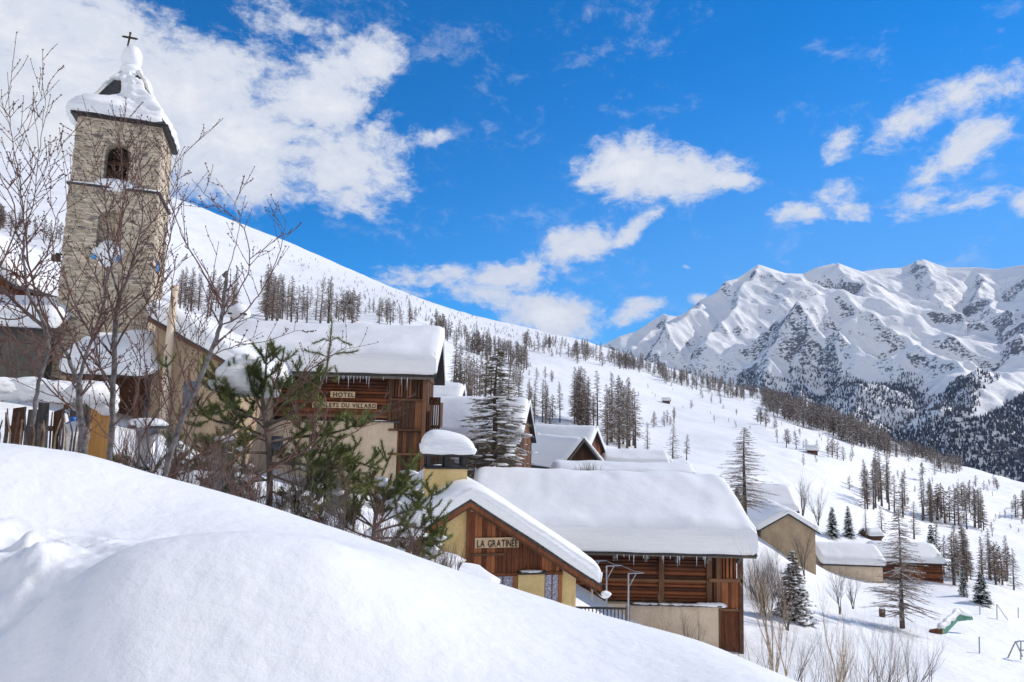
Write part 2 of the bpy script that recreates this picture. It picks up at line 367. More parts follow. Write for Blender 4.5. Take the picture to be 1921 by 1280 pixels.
class Sheet:
    def __init__(s, pxs, rs, tab, nc=900, nr=420, cmin=-4200, cmax=6000, sm=None):
        e = np.array([[elev(px, py) for py in row] for px, row in zip(pxs, tab)])
        c = np.array([colc(px) for px in pxs])
        s.lr = np.linspace(math.log(rs[0]), math.log(rs[-1]), nr)
        a = pchip(np.log(rs), e.T, s.lr).T
        s.c = np.linspace(cmin, cmax, nc); s.e = pchip(c, a, s.c)          # (nc, nr)
        if sm:
            for ax, n in ((0, sm[0]), (1, sm[1])):
                kk = np.ones(2*n+1)/(2*n+1)
                for _ in range(2):
                    q = np.pad(s.e, [(n, n) if b == ax else (0, 0) for b in (0, 1)], mode='edge')
                    s.e = np.apply_along_axis(lambda w: np.convolve(w, kk, 'valid'), ax, q)
    def ev(s, c, r):
        c = np.atleast_1d(np.asarray(c, float)); r = np.atleast_1d(np.asarray(r, float))
        fc = np.clip((c-s.c[0])/(s.c[1]-s.c[0]), 0, len(s.c)-1.001); fr = np.clip((np.log(r)-s.lr[0])/(s.lr[1]-s.lr[0]), 0, len(s.lr)-1.001)
        i = fc.astype(int); j = fr.astype(int); u = fc-i; v = fr-j
        return (s.e[i, j]*(1-u)+s.e[i+1, j]*u)*(1-v)+(s.e[i, j+1]*(1-u)+s.e[i+1, j+1]*u)*v
# ------------------------------------------------------------------ hillside terrain (height by bearing and distance)
RS = [4, 8, 15, 25, 35, 45, 60, 80, 105, 150, 220, 320, 500, 800, 1150, 1450, 1900, 2600, 4000, 12000]
TP = {
 -1500: [700, 640, 600, 560, 520, 470, 420, 370, 330, 290, 250, 210, 160, 90, 20, -40, 200, 700, 900, 840],
 -300: [840, 835, 830, 790, 740, 660, 600, 560, 510, 470, 430, 395, 330, 270, 220, 190, 500, 850, 900, 840],
 100: [900, 865, 855, 825, 790, 730, 655, 600, 560, 520, 480, 450, 400, 350, 312, 296, 520, 850, 900, 830],
 300: [960, 925, 905, 860, 820, 760, 690, 645, 612, 590, 575, 552, 500, 435, 385, 360, 560, 850, 900, 830],
 500: [1000, 975, 960, 930, 905, 860, 760, 700, 665, 635, 605, 588, 555, 508, 460, 436, 620, 850, 900, 830],
 640: [1040, 1020, 1000, 960, 930, 895, 800, 735, 695, 660, 625, 600, 574, 545, 515, 500, 680, 860, 900, 830],
 760: [1100, 1080, 1050, 1010, 960, 915, 840, 780, 735, 695, 655, 622, 592, 568, 553, 546, 700, 880, 900, 830],
 900: [1180, 1170, 1150, 1110, 1020, 955, 890, 855, 825, 785, 735, 690, 652, 622, 603, 592, 720, 880, 900, 830],
 1100: [1290, 1270, 1250, 1200, 1110, 1030, 955, 892, 865, 835, 785, 735, 694, 665, 648, 640, 740, 890, 910, 835],
 1250: [1350, 1340, 1320, 1270, 1200, 1110, 1010, 938, 897, 862, 824, 786, 745, 712, 694, 688, 780, 900, 915, 840],
 1400: [1400, 1400, 1380, 1310, 1240, 1160, 1085, 1010, 950, 895, 850, 812, 778, 752, 738, 736, 830, 920, 920, 840],
 1500: [1430, 1430, 1410, 1330, 1262, 1195, 1128, 1074, 1046, 950, 880, 842, 805, 776, 764, 770, 850, 930, 925, 845],
 1600: [1470, 1470, 1430, 1350, 1285, 1230, 1172, 1122, 1086, 990, 925, 880, 840, 805, 797, 802, 880, 940, 925, 845],
 1700: [1520, 1500, 1460, 1380, 1310, 1258, 1196, 1140, 1096, 1030, 985, 935, 885, 852, 846, 850, 900, 950, 930, 850],
 1800: [1560, 1540, 1490, 1420, 1340, 1285, 1225, 1165, 1105, 1055, 1015, 972, 915, 882, 876, 885, 930, 960, 930, 855],
 1921: [1600, 1580, 1530, 1460, 1380, 1320, 1260, 1215, 1150, 1095, 1050, 1005, 950, 915, 912, 925, 955, 970, 935, 860],
 2300: [1700, 1700, 1650, 1560, 1480, 1420, 1360, 1300, 1240, 1180, 1140, 1090, 1040, 1005, 1000, 1000, 990, 980, 940, 870],
 3300: [1900, 1900, 1850, 1760, 1680, 1620, 1560, 1500, 1440, 1380, 1340, 1290, 1240, 1180, 1120, 1080, 1040, 1010, 970, 900]}
TS = Sheet(list(TP), RS, list(TP.values()), sm=(4, 4))
def und(x, y, r):
    a = np.minimum(r*.006, 3.5)*np.clip((r-12)/60, 0.05, 1)
    k = 1/np.clip(r*.14, 4, 90)
    # three fixed scales faded by distance keep the relief the same wherever it is sampled
    n1 = fbm(x/9, y/9, 3, 5)*.42*np.clip((r-14)/20, 0, 1)
    n2 = (fbm(x/45, y/60, 4, 9)+.5*fbm(x/140, y/80, 3, 14))*3.0*np.clip((r-70)/120, 0, 1)
    n3 = fbm(x/190, y/190, 4, 21)*7.0*np.clip((r-260)/600, 0, 1)
    return n1+n2+n3
def tz_cr(c, r):
    e = TS.ev(c, r); az = np.arctan((np.asarray(c)-960.5)/F); x = r*np.sin(az); y = r*np.cos(az)
    return e*r+und(x, y, r)
def ground(x, y):
    r = math.hypot(x, y); return float(tz_cr(np.array([960.5+F*x/max(y, .01)]), np.array([r]))[0])
_RR = np.exp(np.linspace(math.log(7), math.log(1700), 700))
def hit(px, py, rmin=7, rmax=1650):
    """first terrain point seen through pixel (px, py)"""
    d = ray(px, py); c = 960.5+F*d.x/d.y; e = d.z/math.hypot(d.x, d.y)
    z = tz_cr(np.full_like(_RR, c), _RR); ok = (z/_RR >= e) & (_RR >= rmin)
    k = int(np.argmax(ok)) if ok.any() else None
    if k is None or _RR[k] > rmax: 
        return None
    r = _RR[k]; az = math.atan((c-960.5)/F)
    return Vector((r*math.sin(az), r*math.cos(az), float(z[k])))
azf = np.arctan((np.linspace(-2600, 4400, 760)-960.5)/F)
rr = np.exp(np.linspace(math.log(4.4), math.log(8600), 430))
A, Rr = np.meshgrid(azf, rr)
Zt = tz_cr((960.5+F*np.tan(A)).ravel(), Rr.ravel()).reshape(A.shape)-1.1*np.clip((6.6-Rr)/2.2, 0, 1)**1.5
aw = np.linspace(azf[-1], azf[0]+2*math.pi, 60)[1:]; t = np.linspace(0, 1, 60)[1:]; t = t*t*(3-2*t)
eb = (Zt[:, -1:]*(1-t)+Zt[:, :1]*t)
Aall = np.concatenate([azf, aw]); Zall = np.concatenate([Zt, eb], 1); AA, RR2 = np.meshgrid(Aall, rr)
terr = grid_obj('snowy_hillside', np.stack([RR2*np.sin(AA), RR2*np.cos(AA), Zall], -1)[:, ::-1], 'snow_hill')
# ------------------------------------------------------------------ foreground drift
FR = [.45, .7, 1.0, 1.5, 2.0, 2.4, 2.9, 3.4, 4.0, 5.0, 7.0, 9.0]
FP = {
 -900: [2300, 1750, 1400, 1200, 1030, 960, 900, 850, 760, 790, 830, 880],
 -150: [2600, 2000, 1640, 1400, 1290, 1215, 1075, 940, 821, 855, 900, 960],
 0: [3600, 2700, 2100, 1530, 1232, 1190, 1075, 945, 829, 862, 905, 970],
 150: [3600, 2700, 2080, 1420, 1084, 1115, 1070, 960, 848, 880, 930, 1000],
 300: [3500, 2650, 2030, 1330, 1004, 1045, 1040, 968, 890, 925, 980, 1040],
 450: [3500, 2650, 2000, 1295, 989, 1022, 1024, 975, 930, 965, 1020, 1080],
 600: [3450, 2620, 1980, 1290, 998, 1016, 1018, 996, 976, 1012, 1070, 1130],
 750: [3350, 2550, 1900, 1300, 1064, 1044, 1038, 1032, 1027, 1070, 1140, 1200],
 900: [3300, 2480, 1830, 1322, 1150, 1108, 1088, 1081, 1079, 1130, 1210, 1280],
 1100: [3250, 2420, 1790, 1362, 1238, 1182, 1155, 1147, 1144, 1200, 1290, 1370],
 1280: [3000, 2200, 1690, 1410, 1300, 1246, 1218, 1209, 1206, 1270, 1370, 1450],
 1460: [2800, 2100, 1610, 1420, 1340, 1314, 1297, 1286, 1280, 1350, 1450, 1530],
 1900: [3000, 2300, 1800, 1600, 1500, 1460, 1440, 1430, 1425, 1500, 1600, 1700],
 2900: [3400, 2700, 2200, 2000, 1900, 1850, 1800, 1790, 1780, 1850, 1950, 2050]}
FS = Sheet(list(FP), FR, list(FP.values()), nc=900, nr=300, cmin=-3200, cmax=5200)
azm = np.arctan((np.linspace(-2200, 4000, 900)-960.5)/F)
azm = np.concatenate([azm, np.linspace(azm[-1], azm[0]+2*math.pi, 90)[1:]])
rm = np.exp(np.linspace(math.log(.46), math.log(8.9), 330))
A, Rm = np.meshgrid(azm, rm); cc_ = 960.5+F*np.tan(np.clip(A, azm[0], azm[899]))
Z = FS.ev(cc_.ravel(), Rm.ravel()).reshape(A.shape)*Rm
tb = np.linspace(0, 1, 90)[1:]; tb = tb*tb*(3-2*tb); Z[:, 900:] = Z[:, 899:900]*(1-tb)+Z[:, :1]*tb
X = Rm*np.sin(A); Y = Rm*np.cos(A)
k5 = np.ones(7)/7
for ax in (0, 1):
    for _ in range(2):
        Zp = np.pad(Z, [(3, 3) if a == ax else (0, 0) for a in (0, 1)], mode='edge')
        Z = np.apply_along_axis(lambda q: np.convolve(q, k5, 'valid'), ax, Zp)
lump = np.where(A < 1.3, 1, 0)*np.clip(1-((cc_-60)/300)**2, 0, 1)*np.clip(1-((Rm-2.75)/.55)**2, 0, 1)
Z = Z+fbm(X*1.1, Y*1.1, 2, 3)*.02+fbm(X*12, Y*12, 4, 4)*.0018+lump*(ridged(X*2.6, Y*2.6, 3, 8)*.22+ridged(X*8, Y*8, 3, 9)*.05+fbm(X*22, Y*22, 3, 19)*.012)+np.where(A < 1.3, 1, 0)*(.075*np.exp(-((cc_-1380)/250)**2-((Rm-2.3)/.9)**2)-.0*cc_+.03*np.exp(-((cc_-1100)/60)**2-((Rm-1.7)/.6)**2)*0)-.02*np.exp(-((cc_-150)/500)**2-((Rm-3.2)/.3)**2)
grid_obj('snow_drift', np.stack([X, Y, Z], -1)[:, ::-1], 'snow_near')

# ------------------------------------------------------------------ mountain range
def ridge_pts(l): return np.array([[*(ray(a, b)*(r/math.hypot(ray(a, b).x, ray(a, b).y)))] for a, b, r in l])
crest = ridge_pts([(1030, 690, 5000), (1100, 660, 5100), (1138, 644, 5200), (1164, 631, 5200), (1194, 622, 5250), (1215, 607, 5300), (1245, 588, 5400), (1262, 596, 5400), (1284, 588, 5400), (1314, 563, 5400), (1348, 545, 5450),
    (1361, 527, 5500), (1382, 522, 5600), (1403, 509, 5700), (1423, 496, 5800), (1442, 502, 5950), (1472, 512, 6150), (1506, 514, 6300), (1527, 504, 6350), (1562, 495, 6400), (1591, 502, 6500),
    (1617, 509, 6700), (1656, 503, 6850), (1690, 502, 6950), (1711, 494, 7000), (1732, 486, 7000), (1775, 501, 7000), (1826, 501, 7000), (1869, 505, 6900), (1921, 496, 6800), (2050, 470, 6500), (2300, 450, 6200), (2700, 500, 5800)])
RIDGES = [(crest, .70, 0),
 (ridge_pts([(1423, 498, 5750), (1400, 545, 5300), (1370, 600, 4900), (1330, 660, 4500)]), .75, 1),
 (ridge_pts([(1314, 565, 5380), (1270, 620, 4900), (1230, 665, 4500)]), .75, 1),
 (ridge_pts([(1245, 590, 5380), (1215, 630, 5000), (1190, 655, 4700)]), .8, 1),
 (ridge_pts([(1553, 556, 4700), (1515, 585, 4500), (1470, 635, 4200), (1440, 690, 3850), (1410, 745, 3500), (1395, 780, 3250)]), .70, 1),
 (ridge_pts([(1553, 556, 4700), (1590, 572, 4550), (1640, 588, 4400), (1690, 600, 4250), (1730, 640, 4000), (1785, 685, 3750), (1840, 725, 3500)]), .62, 1),
 (ridge_pts([(1600, 580, 4500), (1590, 640, 4100), (1610, 700, 3700), (1620, 760, 3300), (1600, 830, 2900)]), .70, 1),
 (ridge_pts([(1553, 556, 4700), (1530, 640, 4200), (1520, 720, 3700), (1510, 790, 3200)]), .80, 1),
 (ridge_pts([(1562, 497, 6350), (1600, 535, 5900), (1625, 560, 5500)]), .70, 1),
 (ridge_pts([(1732, 488, 6950), (1745, 540, 6300), (1760, 580, 5900)]), .70, 1),
 (ridge_pts([(1826, 503, 6950), (1850, 560, 6000), (1880, 610, 5200)]), .70, 1),
 (ridge_pts([(1960, 500, 6700), (1960, 590, 5000), (1900, 680, 4000), (1850, 745, 3500)]), .55, 1),
 (ridge_pts([(1803, 712, 3300), (1790, 750, 3000), (1780, 800, 2700)]), .60, 1),
 (ridge_pts([(2200, 640, 3200), (2000, 705, 3000), (1921, 748, 2900), (1870, 775, 2800), (1800, 805, 2600), (1720, 830, 2450), (1640, 850, 2350)]), .50, 2)]
def seg_dist(x, y, pl):
    best = np.full(x.shape, 1e9); hz = np.zeros(x.shape); sx = np.zeros(x.shape)
    for a, b_ in zip(pl[:-1], pl[1:]):
        d = b_[:2]-a[:2]; t = np.clip(((x-a[0])*d[0]+(y-a[1])*d[1])/(d@d), 0, 1)
        q = np.hypot(x-a[0]-t*d[0], y-a[1]-t*d[1]); z = a[2]+t*(b_[2]-a[2])
        m = q < best; best = np.where(m, q, best); hz = np.where(m, z, hz); sx = np.where(m, (x-a[0]-t*d[0])/np.maximum(q, 1), sx)
    return best, hz, sx
def mount_z(x, y):
    wx = x+fbm(x/420, y/420, 4, 31)*110; wy = y+fbm(x/420, y/420, 4, 37)*110
    H = np.full(x.shape, -1600.0)
    for pl, sl_, k in RIDGES:
        d, hz, sx = seg_dist(wx if k else x, wy if k else y, pl)
        if k == 1: sl_ = sl_*(1.12-.42*np.tanh(sx*1.6)*np.clip(d/60, 0, 1))
        d = d*(1+.25*fbm(x/300, y/300, 3, 50+k))
        h = hz-sl_*d*(1-.22*np.clip(d/1500, 0, 1))
        H = np.maximum(H, h)+0*H if False else np.where(H > h, H, h)+np.exp(-np.abs(H-h)/25.)*6
    d0, _, _ = seg_dist(x, y, crest)
    am = np.clip(d0/350, 0.06, 1)
    H = H+am*((ridged(x/600+y/2400, y/900, 4, 60, .5)-.62)*240+(ridged(x/150, y/260, 3, 77, .5)-.6)*13)+np.clip(d0/100, .3, 1)*fbm(x/80, y/80, 3, 66)*5
    return H
mc = np.linspace(900, 2900, 860); mr = np.linspace(2050, 8200, 520)
A, Rm = np.meshgrid(np.arctan((mc-960.5)/F), mr); MX = Rm*np.sin(A); MY = Rm*np.cos(A)
MZ = mount_z(MX, MY)
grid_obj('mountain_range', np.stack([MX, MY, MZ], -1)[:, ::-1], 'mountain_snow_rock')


# ================================================================== helpers for buildings
def onplane(root, px, py, yl=0.0):
    """local (x, z) where the sight line of a photo point meets the local plane y = yl"""
    th = root.rotation_euler.z; o = Vector(root.location); d = ray(px, py)
    nx = Vector((math.cos(th), math.sin(th), 0)); ny = Vector((-math.sin(th), math.cos(th), 0))
    t = (o.dot(ny)+yl)/d.dot(ny); q = d*t-o
    return q.dot(nx), q.z
def rn(a, b): return random.uniform(a, b)
def spaced(a, b, n, R):
    """n+1 values from a to b, packed within R of both ends"""
    R = min(R, (b-a)*.45); k = max(4, n//4); e = R*(1-np.cos(np.linspace(0, math.pi/2, k+1)))
    return np.concatenate([a+e, np.linspace(a+R, b-R, n-2*k+1)[1:-1], (b-e)[::-1]])
def snow_cap(x0, x1, y0, y1, basez, t, R=.7, nx=60, ny=44, seed=0, amp=.07, edge=.45, bulge=.12, ridge_round=.8, tfun=None, parent=None, mat='snow_cap', name='roof_snow', lean=0.0):
    """a soft snow layer over a roof: basez(x, y) is the roof surface, t its depth, R the rounding at the edge"""
    xs = spaced(x0, x1, nx, R); ys = spaced(y0, y1, ny, R); X, Y = np.meshgrid(xs, ys, indexing='ij')
    dx = np.minimum(X-x0, x1-X); dy = np.minimum(Y-y0, y1-Y)
    f = lambda d: np.sqrt(np.clip(1-(1-np.clip(d/R, 0, 1))**2, 0, 1))
    rise = edge+(1-edge)*f(dx)*f(dy)
    cx, cy = (x0+x1)/2, (y0+y1)/2; a, b_ = (x1-x0)/2, (y1-y0)/2; Rc = R*.6
    u = (np.abs(X-cx)-(a-Rc))/Rc; v = (np.abs(Y-cy)-(b_-Rc))/Rc; m = (u > 0) & (v > 0)
    s = np.where(m, np.maximum(u, v)/np.maximum(np.hypot(u, v), 1e-6), 1)
    XX = np.where(m, cx+np.sign(X-cx)*((a-Rc)+u*s*Rc), X); YY = np.where(m, cy+np.sign(Y-cy)*((b_-Rc)+v*s*Rc), Y)
    bz = np.vectorize(basez)(XX, YY)
    # a rounded base (the snow fills over the ridge line)
    sm = np.zeros_like(bz)
    for k in (-1, -.5, 0, .5, 1): sm += np.vectorize(basez)(XX, np.clip(YY+k*ridge_round, y0, y1))
    w = np.clip(dy/R, 0, 1); bt = bz*(1-w)+sm/5*w
    T = t*(1+amp*2*fbm(XX/2.3+seed, YY/2.3, 3, seed)) if tfun is None else t*tfun(XX, YY)
    wob = 1+0*X
    top = bt+T*rise+fbm(XX*1.3+seed, YY*1.3, 3, seed+3)*amp*.5
    mb = MB(); nxg, nyg = X.shape
    V = [(XX[i, j], YY[i, j], top[i, j]) for i in range(nxg) for j in range(nyg)]
    Fc = [(i*nyg+j, (i+1)*nyg+j, (i+1)*nyg+j+1, i*nyg+j+1) for i in range(nxg-1) for j in range(nyg-1)]
    loop = [(i, 0) for i in range(nxg)]+[(nxg-1, j) for j in range(1, nyg)]+[(i, nyg-1) for i in range(nxg-2, -1, -1)]+[(0, j) for j in range(nyg-2, 0, -1)]
    n = len(loop); prev = [i*nyg+j for i, j in loop]
    rows = ((.85, .8), (.6, 1.0), (.35, .9), (.15, .6), (0., .15), (0, -.4))
    for fr, bl in rows:
        cur = []
        for q, (i, j) in enumerate(loop):
            i0, j0 = loop[q-1]; i2, j2 = loop[(q+1) % n]
            tx, ty = XX[i2, j2]-XX[i0, j0], YY[i2, j2]-YY[i0, j0]; L = math.hypot(tx, ty) or 1
            nxx, nyy = ty/L, -tx/L
            wv = bulge*bl*(1+.5*math.sin(q*.21+seed+fr*3))
            h = T[i, j]*edge*fr
            cur.append(len(V)); V.append((XX[i, j]+nxx*wv, YY[i, j]+nyy*wv, bz[i, j]+h+.012*math.sin(q*.5+fr*9)+.03*math.sin(q*.23+seed)*math.sin(q*.71+fr*5)*(fr > 0)))
        for q in range(n): Fc.append((prev[q], cur[q], cur[(q+1) % n], prev[(q+1) % n]))
        prev = cur
    Fc.append(tuple(prev)[::-1]) if False else None
    # underside
    cidx = {}
    for i in range(0, nxg): 
        for j in range(0, nyg): pass
    mb.v = V; mb.f = Fc
    o = mb.build(name, mat, parent, smooth=True)
    return o
def vboards(mb, x0, x1, z0, zt, y, w=.18, th=.04, gap=.012, back=True, rnd=.02):
    """vertical boards on plane y (facing -y); zt(x) gives the top"""
    x = x0
    while x < x1-.02:
        ww = min(w*rn(.75, 1.25), x1-x); a = x+gap/2; b_ = x+ww-gap/2; d = rn(0, .03)
        za, zb = zt(a), zt(b_)
        pts = [(a, y-d, z0+rn(-rnd, rnd)), (b_, y-d, z0+rn(-rnd, rnd)), (b_, y-d, zb), (a, y-d, za)]
        mb.prism(pts, (0, th, 0)); x += ww
def hlogs(mb, x0, x1, z0, z1, y, h=.2, th=.12, segs=1, ends=.0):
    z = z0
    while z < z1-.03:
        hh = min(h*rn(.8, 1.2), z1-z); d = rn(-.02, .03); a = x0-rn(0, ends); b_ = x1+rn(0, ends)
        zc = z+hh/2; r = hh/2-.008; pts = []
        for k in range(6):
            an = math.pi*2*k/6+math.pi/6; pts.append((a, y-d+th/2*math.cos(an), zc+r*1.08*math.sin(an)))
        mb.prism(pts, (b_-a, 0, 0)); z += hh
def icicles(root, x0, x1, z, y, n, lmin=.15, lmax=.7):
    for i in range(n):
        x = rn(x0, x1); L = lmin+(lmax-lmin)*random.random()**2; m = MB()
        m.tube([(0, 0, 0), (rn(-.01, .01), 0, -L*.5), (0, 0, -L)], [.032, .018, .003], 5)
        m.build('icicle', 'ice', root, loc=(x, y, z))
def text(parent, name, s, x0, x1, zc, h, y, mat='letter_black', jitter=.04, depth=.012):
    """one raised word: letters made from the built-in font, rough and hand-set"""
    vs = []; fs = []; adv = []; cur = 0
    for ch in s:
        if ch == ' ': adv.append(None); cur += .42; continue
        fc = bpy.data.curves.new('letter', 'FONT'); fc.body = ch; fc.size = 1; fc.extrude = .02; fc.offset = .012
        to = bpy.data.objects.new('letter', fc); C.objects.link(to)
        bpy.context.view_layer.update()
        me = to.evaluated_get(bpy.context.evaluated_depsgraph_get()).to_mesh()
        co = [tuple(v.co) for v in me.vertices]; pf = [tuple(p.vertices) for p in me.polygons]
        mnx = min(c[0] for c in co); mxx = max(c[0] for c in co)
        o = len(vs); a = rn(-jitter, jitter)
        for c in co: vs.append((cur+c[0]-mnx, c[1]+a*(c[0]-mnx), c[2]))
        fs += [tuple(i+o for i in f) for f in pf]; cur += mxx-mnx+.13
        bpy.data.objects.remove(to); bpy.data.curves.remove(fc)
    tot = cur-.13; k = (x1-x0)/tot; H = .72
    m = MB(); m.add([(x0+v[0]*k, y-depth-v[2]*.5, zc-h/2+v[1]/H*h) for v in vs], fs)
    return m.build(name, mat, parent)
def gable_z(W, ze, rise):
    return lambda x, y: ze+rise*(1-abs(y)/(W/2))
def house(name, label, cat, loc, rz, L, Wd, h, rise, t, wall='plaster_beige', over=.5, overx=None, group=None, snowR=.6, roofth=.14, gable_mat=None, nx=44, ny=32, depth=6.0, base=.0, edge=.5, bulge=.1, seed=1, door=True):
    """simple pitched house, ridge along local x, centred; h = eave height above the root"""
    r = empty(name, loc, rz, label, cat, group)
    a, b_ = L/2, Wd/2; m = MB()
    m.prism([(-a, -b_, -depth), (-a, b_, -depth), (-a, b_, h), (-a, 0, h+rise), (-a, -b_, h)], (L, 0, 0)); m.build('wall', wall, r)
    ox = over if overx is None else overx; s = rise/b_; m = MB(); e = over
    for sg in (-1, 1):
        m.prism([(-a-ox, 0, h+rise+.02), (-a-ox, sg*(b_+e), h-s*e+.02), (-a-ox, sg*(b_+e), h-s*e+.02+roofth), (-a-ox, 0, h+rise+.02+roofth)], (L+2*ox, 0, 0))
    m.build('roof', 'dark_edge', r)
    zf = lambda x, y: h+rise+roofth+.03-s*abs(y)
    snow_cap(-a-ox+.05, a+ox-.05, -b_-e+.05, b_+e-.05, zf, t, snowR, nx, ny, seed, parent=r, edge=edge, bulge=bulge)
    if gable_mat:
        for sx in (-1, 1):
            m = MB(); zt = lambda y: h+rise-s*abs(y)-.02
            x = -b_
            while x < b_-.05:
                w = .22*rn(.8, 1.2); y2 = min(b_, x+w)
                pts = [(sx*(a+.05), x+.01, rn(-.1, .05) if base == 0 else base), (sx*(a+.05), y2-.01, rn(-.1, .05) if base == 0 else base), (sx*(a+.05), y2-.01, zt(y2)), (sx*(a+.05), x+.01, zt(x))]
                m.prism(pts, (-sx*.04, 0, 0)); x += w
            m.build('gable_boards', gable_mat, r)
    return r
random.seed(5)
# ================================================================== hotel building
def hotel_chimney(root, x, y, z, z2, w):
    m = MB(); m.box(x-w/2, x+w/2, y, y+w, z-3, z); ch = m.build('chimney', 'stone_wall', root)
    m = MB(); 
    for a in (x-w/2+.02, x+w/2-.17):
        for c in (y+.02, y+w-.17): m.box(a, a+.15, c, c+.15, z, z+.3)
    m.box(x-w/2-.15, x+w/2+.15, y-.15, y+w+.15, z+.3, z+.4); m.build('chimney_cowl', 'dark_edge', ch)
    m = MB(); m.blob((x, y+w/2, z+.42), (w*.75, w*.75, z2-z-.42), 5, 18, 10, .06); m.build('chimney_snow', 'snow_cap', ch, True)
def hotel():
    Yf = 40.0; rz = 3.0
    c = P(800, 905, Yf); root = empty('hotel_building', (c.x, c.y, c.z), rz, 'large timber and plaster hotel chalet with thick snow slab on its roof', 'building')
    X = lambda px, py, yl=0: onplane(root, px, py, yl)[0]
    Z = lambda px, py, yl=0: onplane(root, px, py, yl)[1]
    xr = X(797, 780); xl = X(430, 780); D = 10.5
    ze = Z(700, 706); zmid = Z(700, 792); xp = X(746, 800)
    # plaster ground floor
    xl = X(470, 780); m = MB(); m.box(xl-3, xp, 0, .5, -4, zmid); m.box(xl-3, xp-.0, .5, D, -4, zmid-.01); m.build('plaster_wall', 'plaster_beige', root)
    m = MB(); m.box(X(490, 845), X(530, 845), -.06, -.001, Z(500, 850), Z(500, 818)); m.build('window', 'glass', root)
    # timber floor: logs and the boarded gallery at the right
    xg = X(733, 750)
    m = MB(); hlogs(m, xl-3, xg, zmid+.08, ze, .25, .21, .16); m.build('log_wall', 'wood_log', root)
    m = MB(); m.box(xl-3, xr-.25, .4, D-.2, zmid, ze+.3); m.box(xp+.1, xr-.25, .5, D-.2, -4, zmid); m.build('inner_wall', 'wood_beam', root)
    m = MB(); zs1 = Z(760, 738); zs2 = Z(760, 748); zs3 = Z(760, 805); zb = Z(760, 850); 
    x = xg+.06
    while x < xr-.1:
        w = .17*rn(.8, 1.15)
        m.box(x, x+w*.62, -.02, .04, zs1-.25, ze); x += w
    vboards(m, xg+.05, xr-.1, zs3, lambda q: zs2, .02, .2)
    vboards(m, xg+.18, xr-.1, zb, lambda q: zs3-.16, .06, .2)
    vboards(m, xg+.18, xr-.1, -1.5, lambda q: zb-.1, .10, .2)
    m.build('gallery_boards', 'wood_board_dark', root)
    m = MB(); 
    for zz in (zs2, zs3, zb): m.box(xg-.05, xr+.02, -.12, .12, zz-.12, zz)
    m.box(xr-.16, xr+.04, -.14, .08, -2, ze+.1); m.box(xg-.12, xg+.08, -.1, .1, zmid, ze); m.box(X(640, 760)-.08, X(640, 760)+.08, .06, .2, zmid, Z(640, 745)); m.box(xl, xg, .02, .16, Z(640, 783), Z(640, 780)+.06)
    m.build('timber_frame', 'wood_beam', root)
    m = MB(); m.box(xl-3, xp+.12, -.16, .06, zmid, zmid+.07); m.build('ledge', 'slate', root)
    m = MB(); 
    for k in range(14):
        a = rn(xl+6, xp-.3); m.blob((a, -.04, zmid+.07), (rn(.2, .5), .1, rn(.03, .06)), k, 8, 4)
    m.build('ledge_snow', 'snow_ground', root, True)
    # right-hand side with its projecting balcony boards
    m = MB(); y = 0.3
    while y < D-.3:
        w = .2*rn(.8, 1.2); m.box(xr-.2, xr-.2+rn(.02, .05), y, y+w-.015, zb-1.5, ze+.25); y += w
    m.build('side_boards', 'wood_board_dark', root)
    m = MB(); m.box(xr, xr+.7, 3.6, 3.7, Z(805, 760, 3.6), Z(805, 745, 3.6)); m.box(xr, xr+.7, 3.5, 7.5, Z(805, 800, 3.6)-.1, Z(805, 800, 3.6)); m.box(xr, xr+.7, 3.5, 7.5, Z(805, 850, 3.6)-.1, Z(805, 850, 3.6))
    y = 3.55
    for q in range(5): m.box(xr+.08+q*.13, xr+.17+q*.13, 3.5, 3.54, Z(805, 865, 3.6), Z(805, 752, 3.6)+rn(0, .15))
    while y < 7.4: m.box(xr+.66, xr+.7, y, y+.14, Z(805, 800, 3.6), Z(805, 757, 3.6)+rn(0, .1)); y += .19
    m.build('balcony', 'wood_beam', root)
    # roof: dark sheet and fascia, snow
    rid = 2.6; b_ = (D+1.6)/2; yc = D/2; x0 = X(443, 603, 5.2); x1 = X(818, 700, -.8)
    slope = rid/b_
    zf0 = Z(700, 700, -.8)
    m = MB()
    for sg in (-1, 1):
        m.prism([(x0, yc, zf0+rid-.16), (x0, yc+sg*b_, zf0-.16), (x0, yc+sg*b_, zf0), (x0, yc, zf0+rid)], (x1-x0, 0, 0))
    m.build('roof', 'dark_edge', root)
    m = MB(); m.box(x0, x1-.1, yc-b_+.03, yc-b_+.13, zf0-.30, zf0-.14)
    xx = x0+.5
    while xx < x1: m.box(xx, xx+.14, yc-b_+.1, .3, zf0-.3, zf0-.16); xx += 1.05
    m.build('eave_beams', 'wood_grey', root)
    snow_cap(x0, x1+.02, yc-b_-.05, yc+b_+.05, lambda x, y: zf0+rid+.01-slope*abs(y-yc), 1.28, .6, 110, 60, 3, parent=root, edge=.84, amp=.06, bulge=.1, ridge_round=1.3)
    hotel_chimney(root, X(445, 590, 9.5), 9.5, Z(445, 598, 9.5), Z(445, 568, 9.5), .95)
    # gable triangle right
    m = MB(); m.prism([(xr-.1, .3, ze), (xr-.1, D-.3, ze), (xr-.1, yc, zf0+rid-.3)], (-.1, 0, 0)); m.build('gable', 'wood_board_dark', root)
    icicles(root, X(585, 710), X(735, 710), zf0-.2, yc-b_+.02, 22, .2, .85); icicles(root, X(750, 710), X(775, 710), zf0-.2, yc-b_+.02, 2, .5, .9)
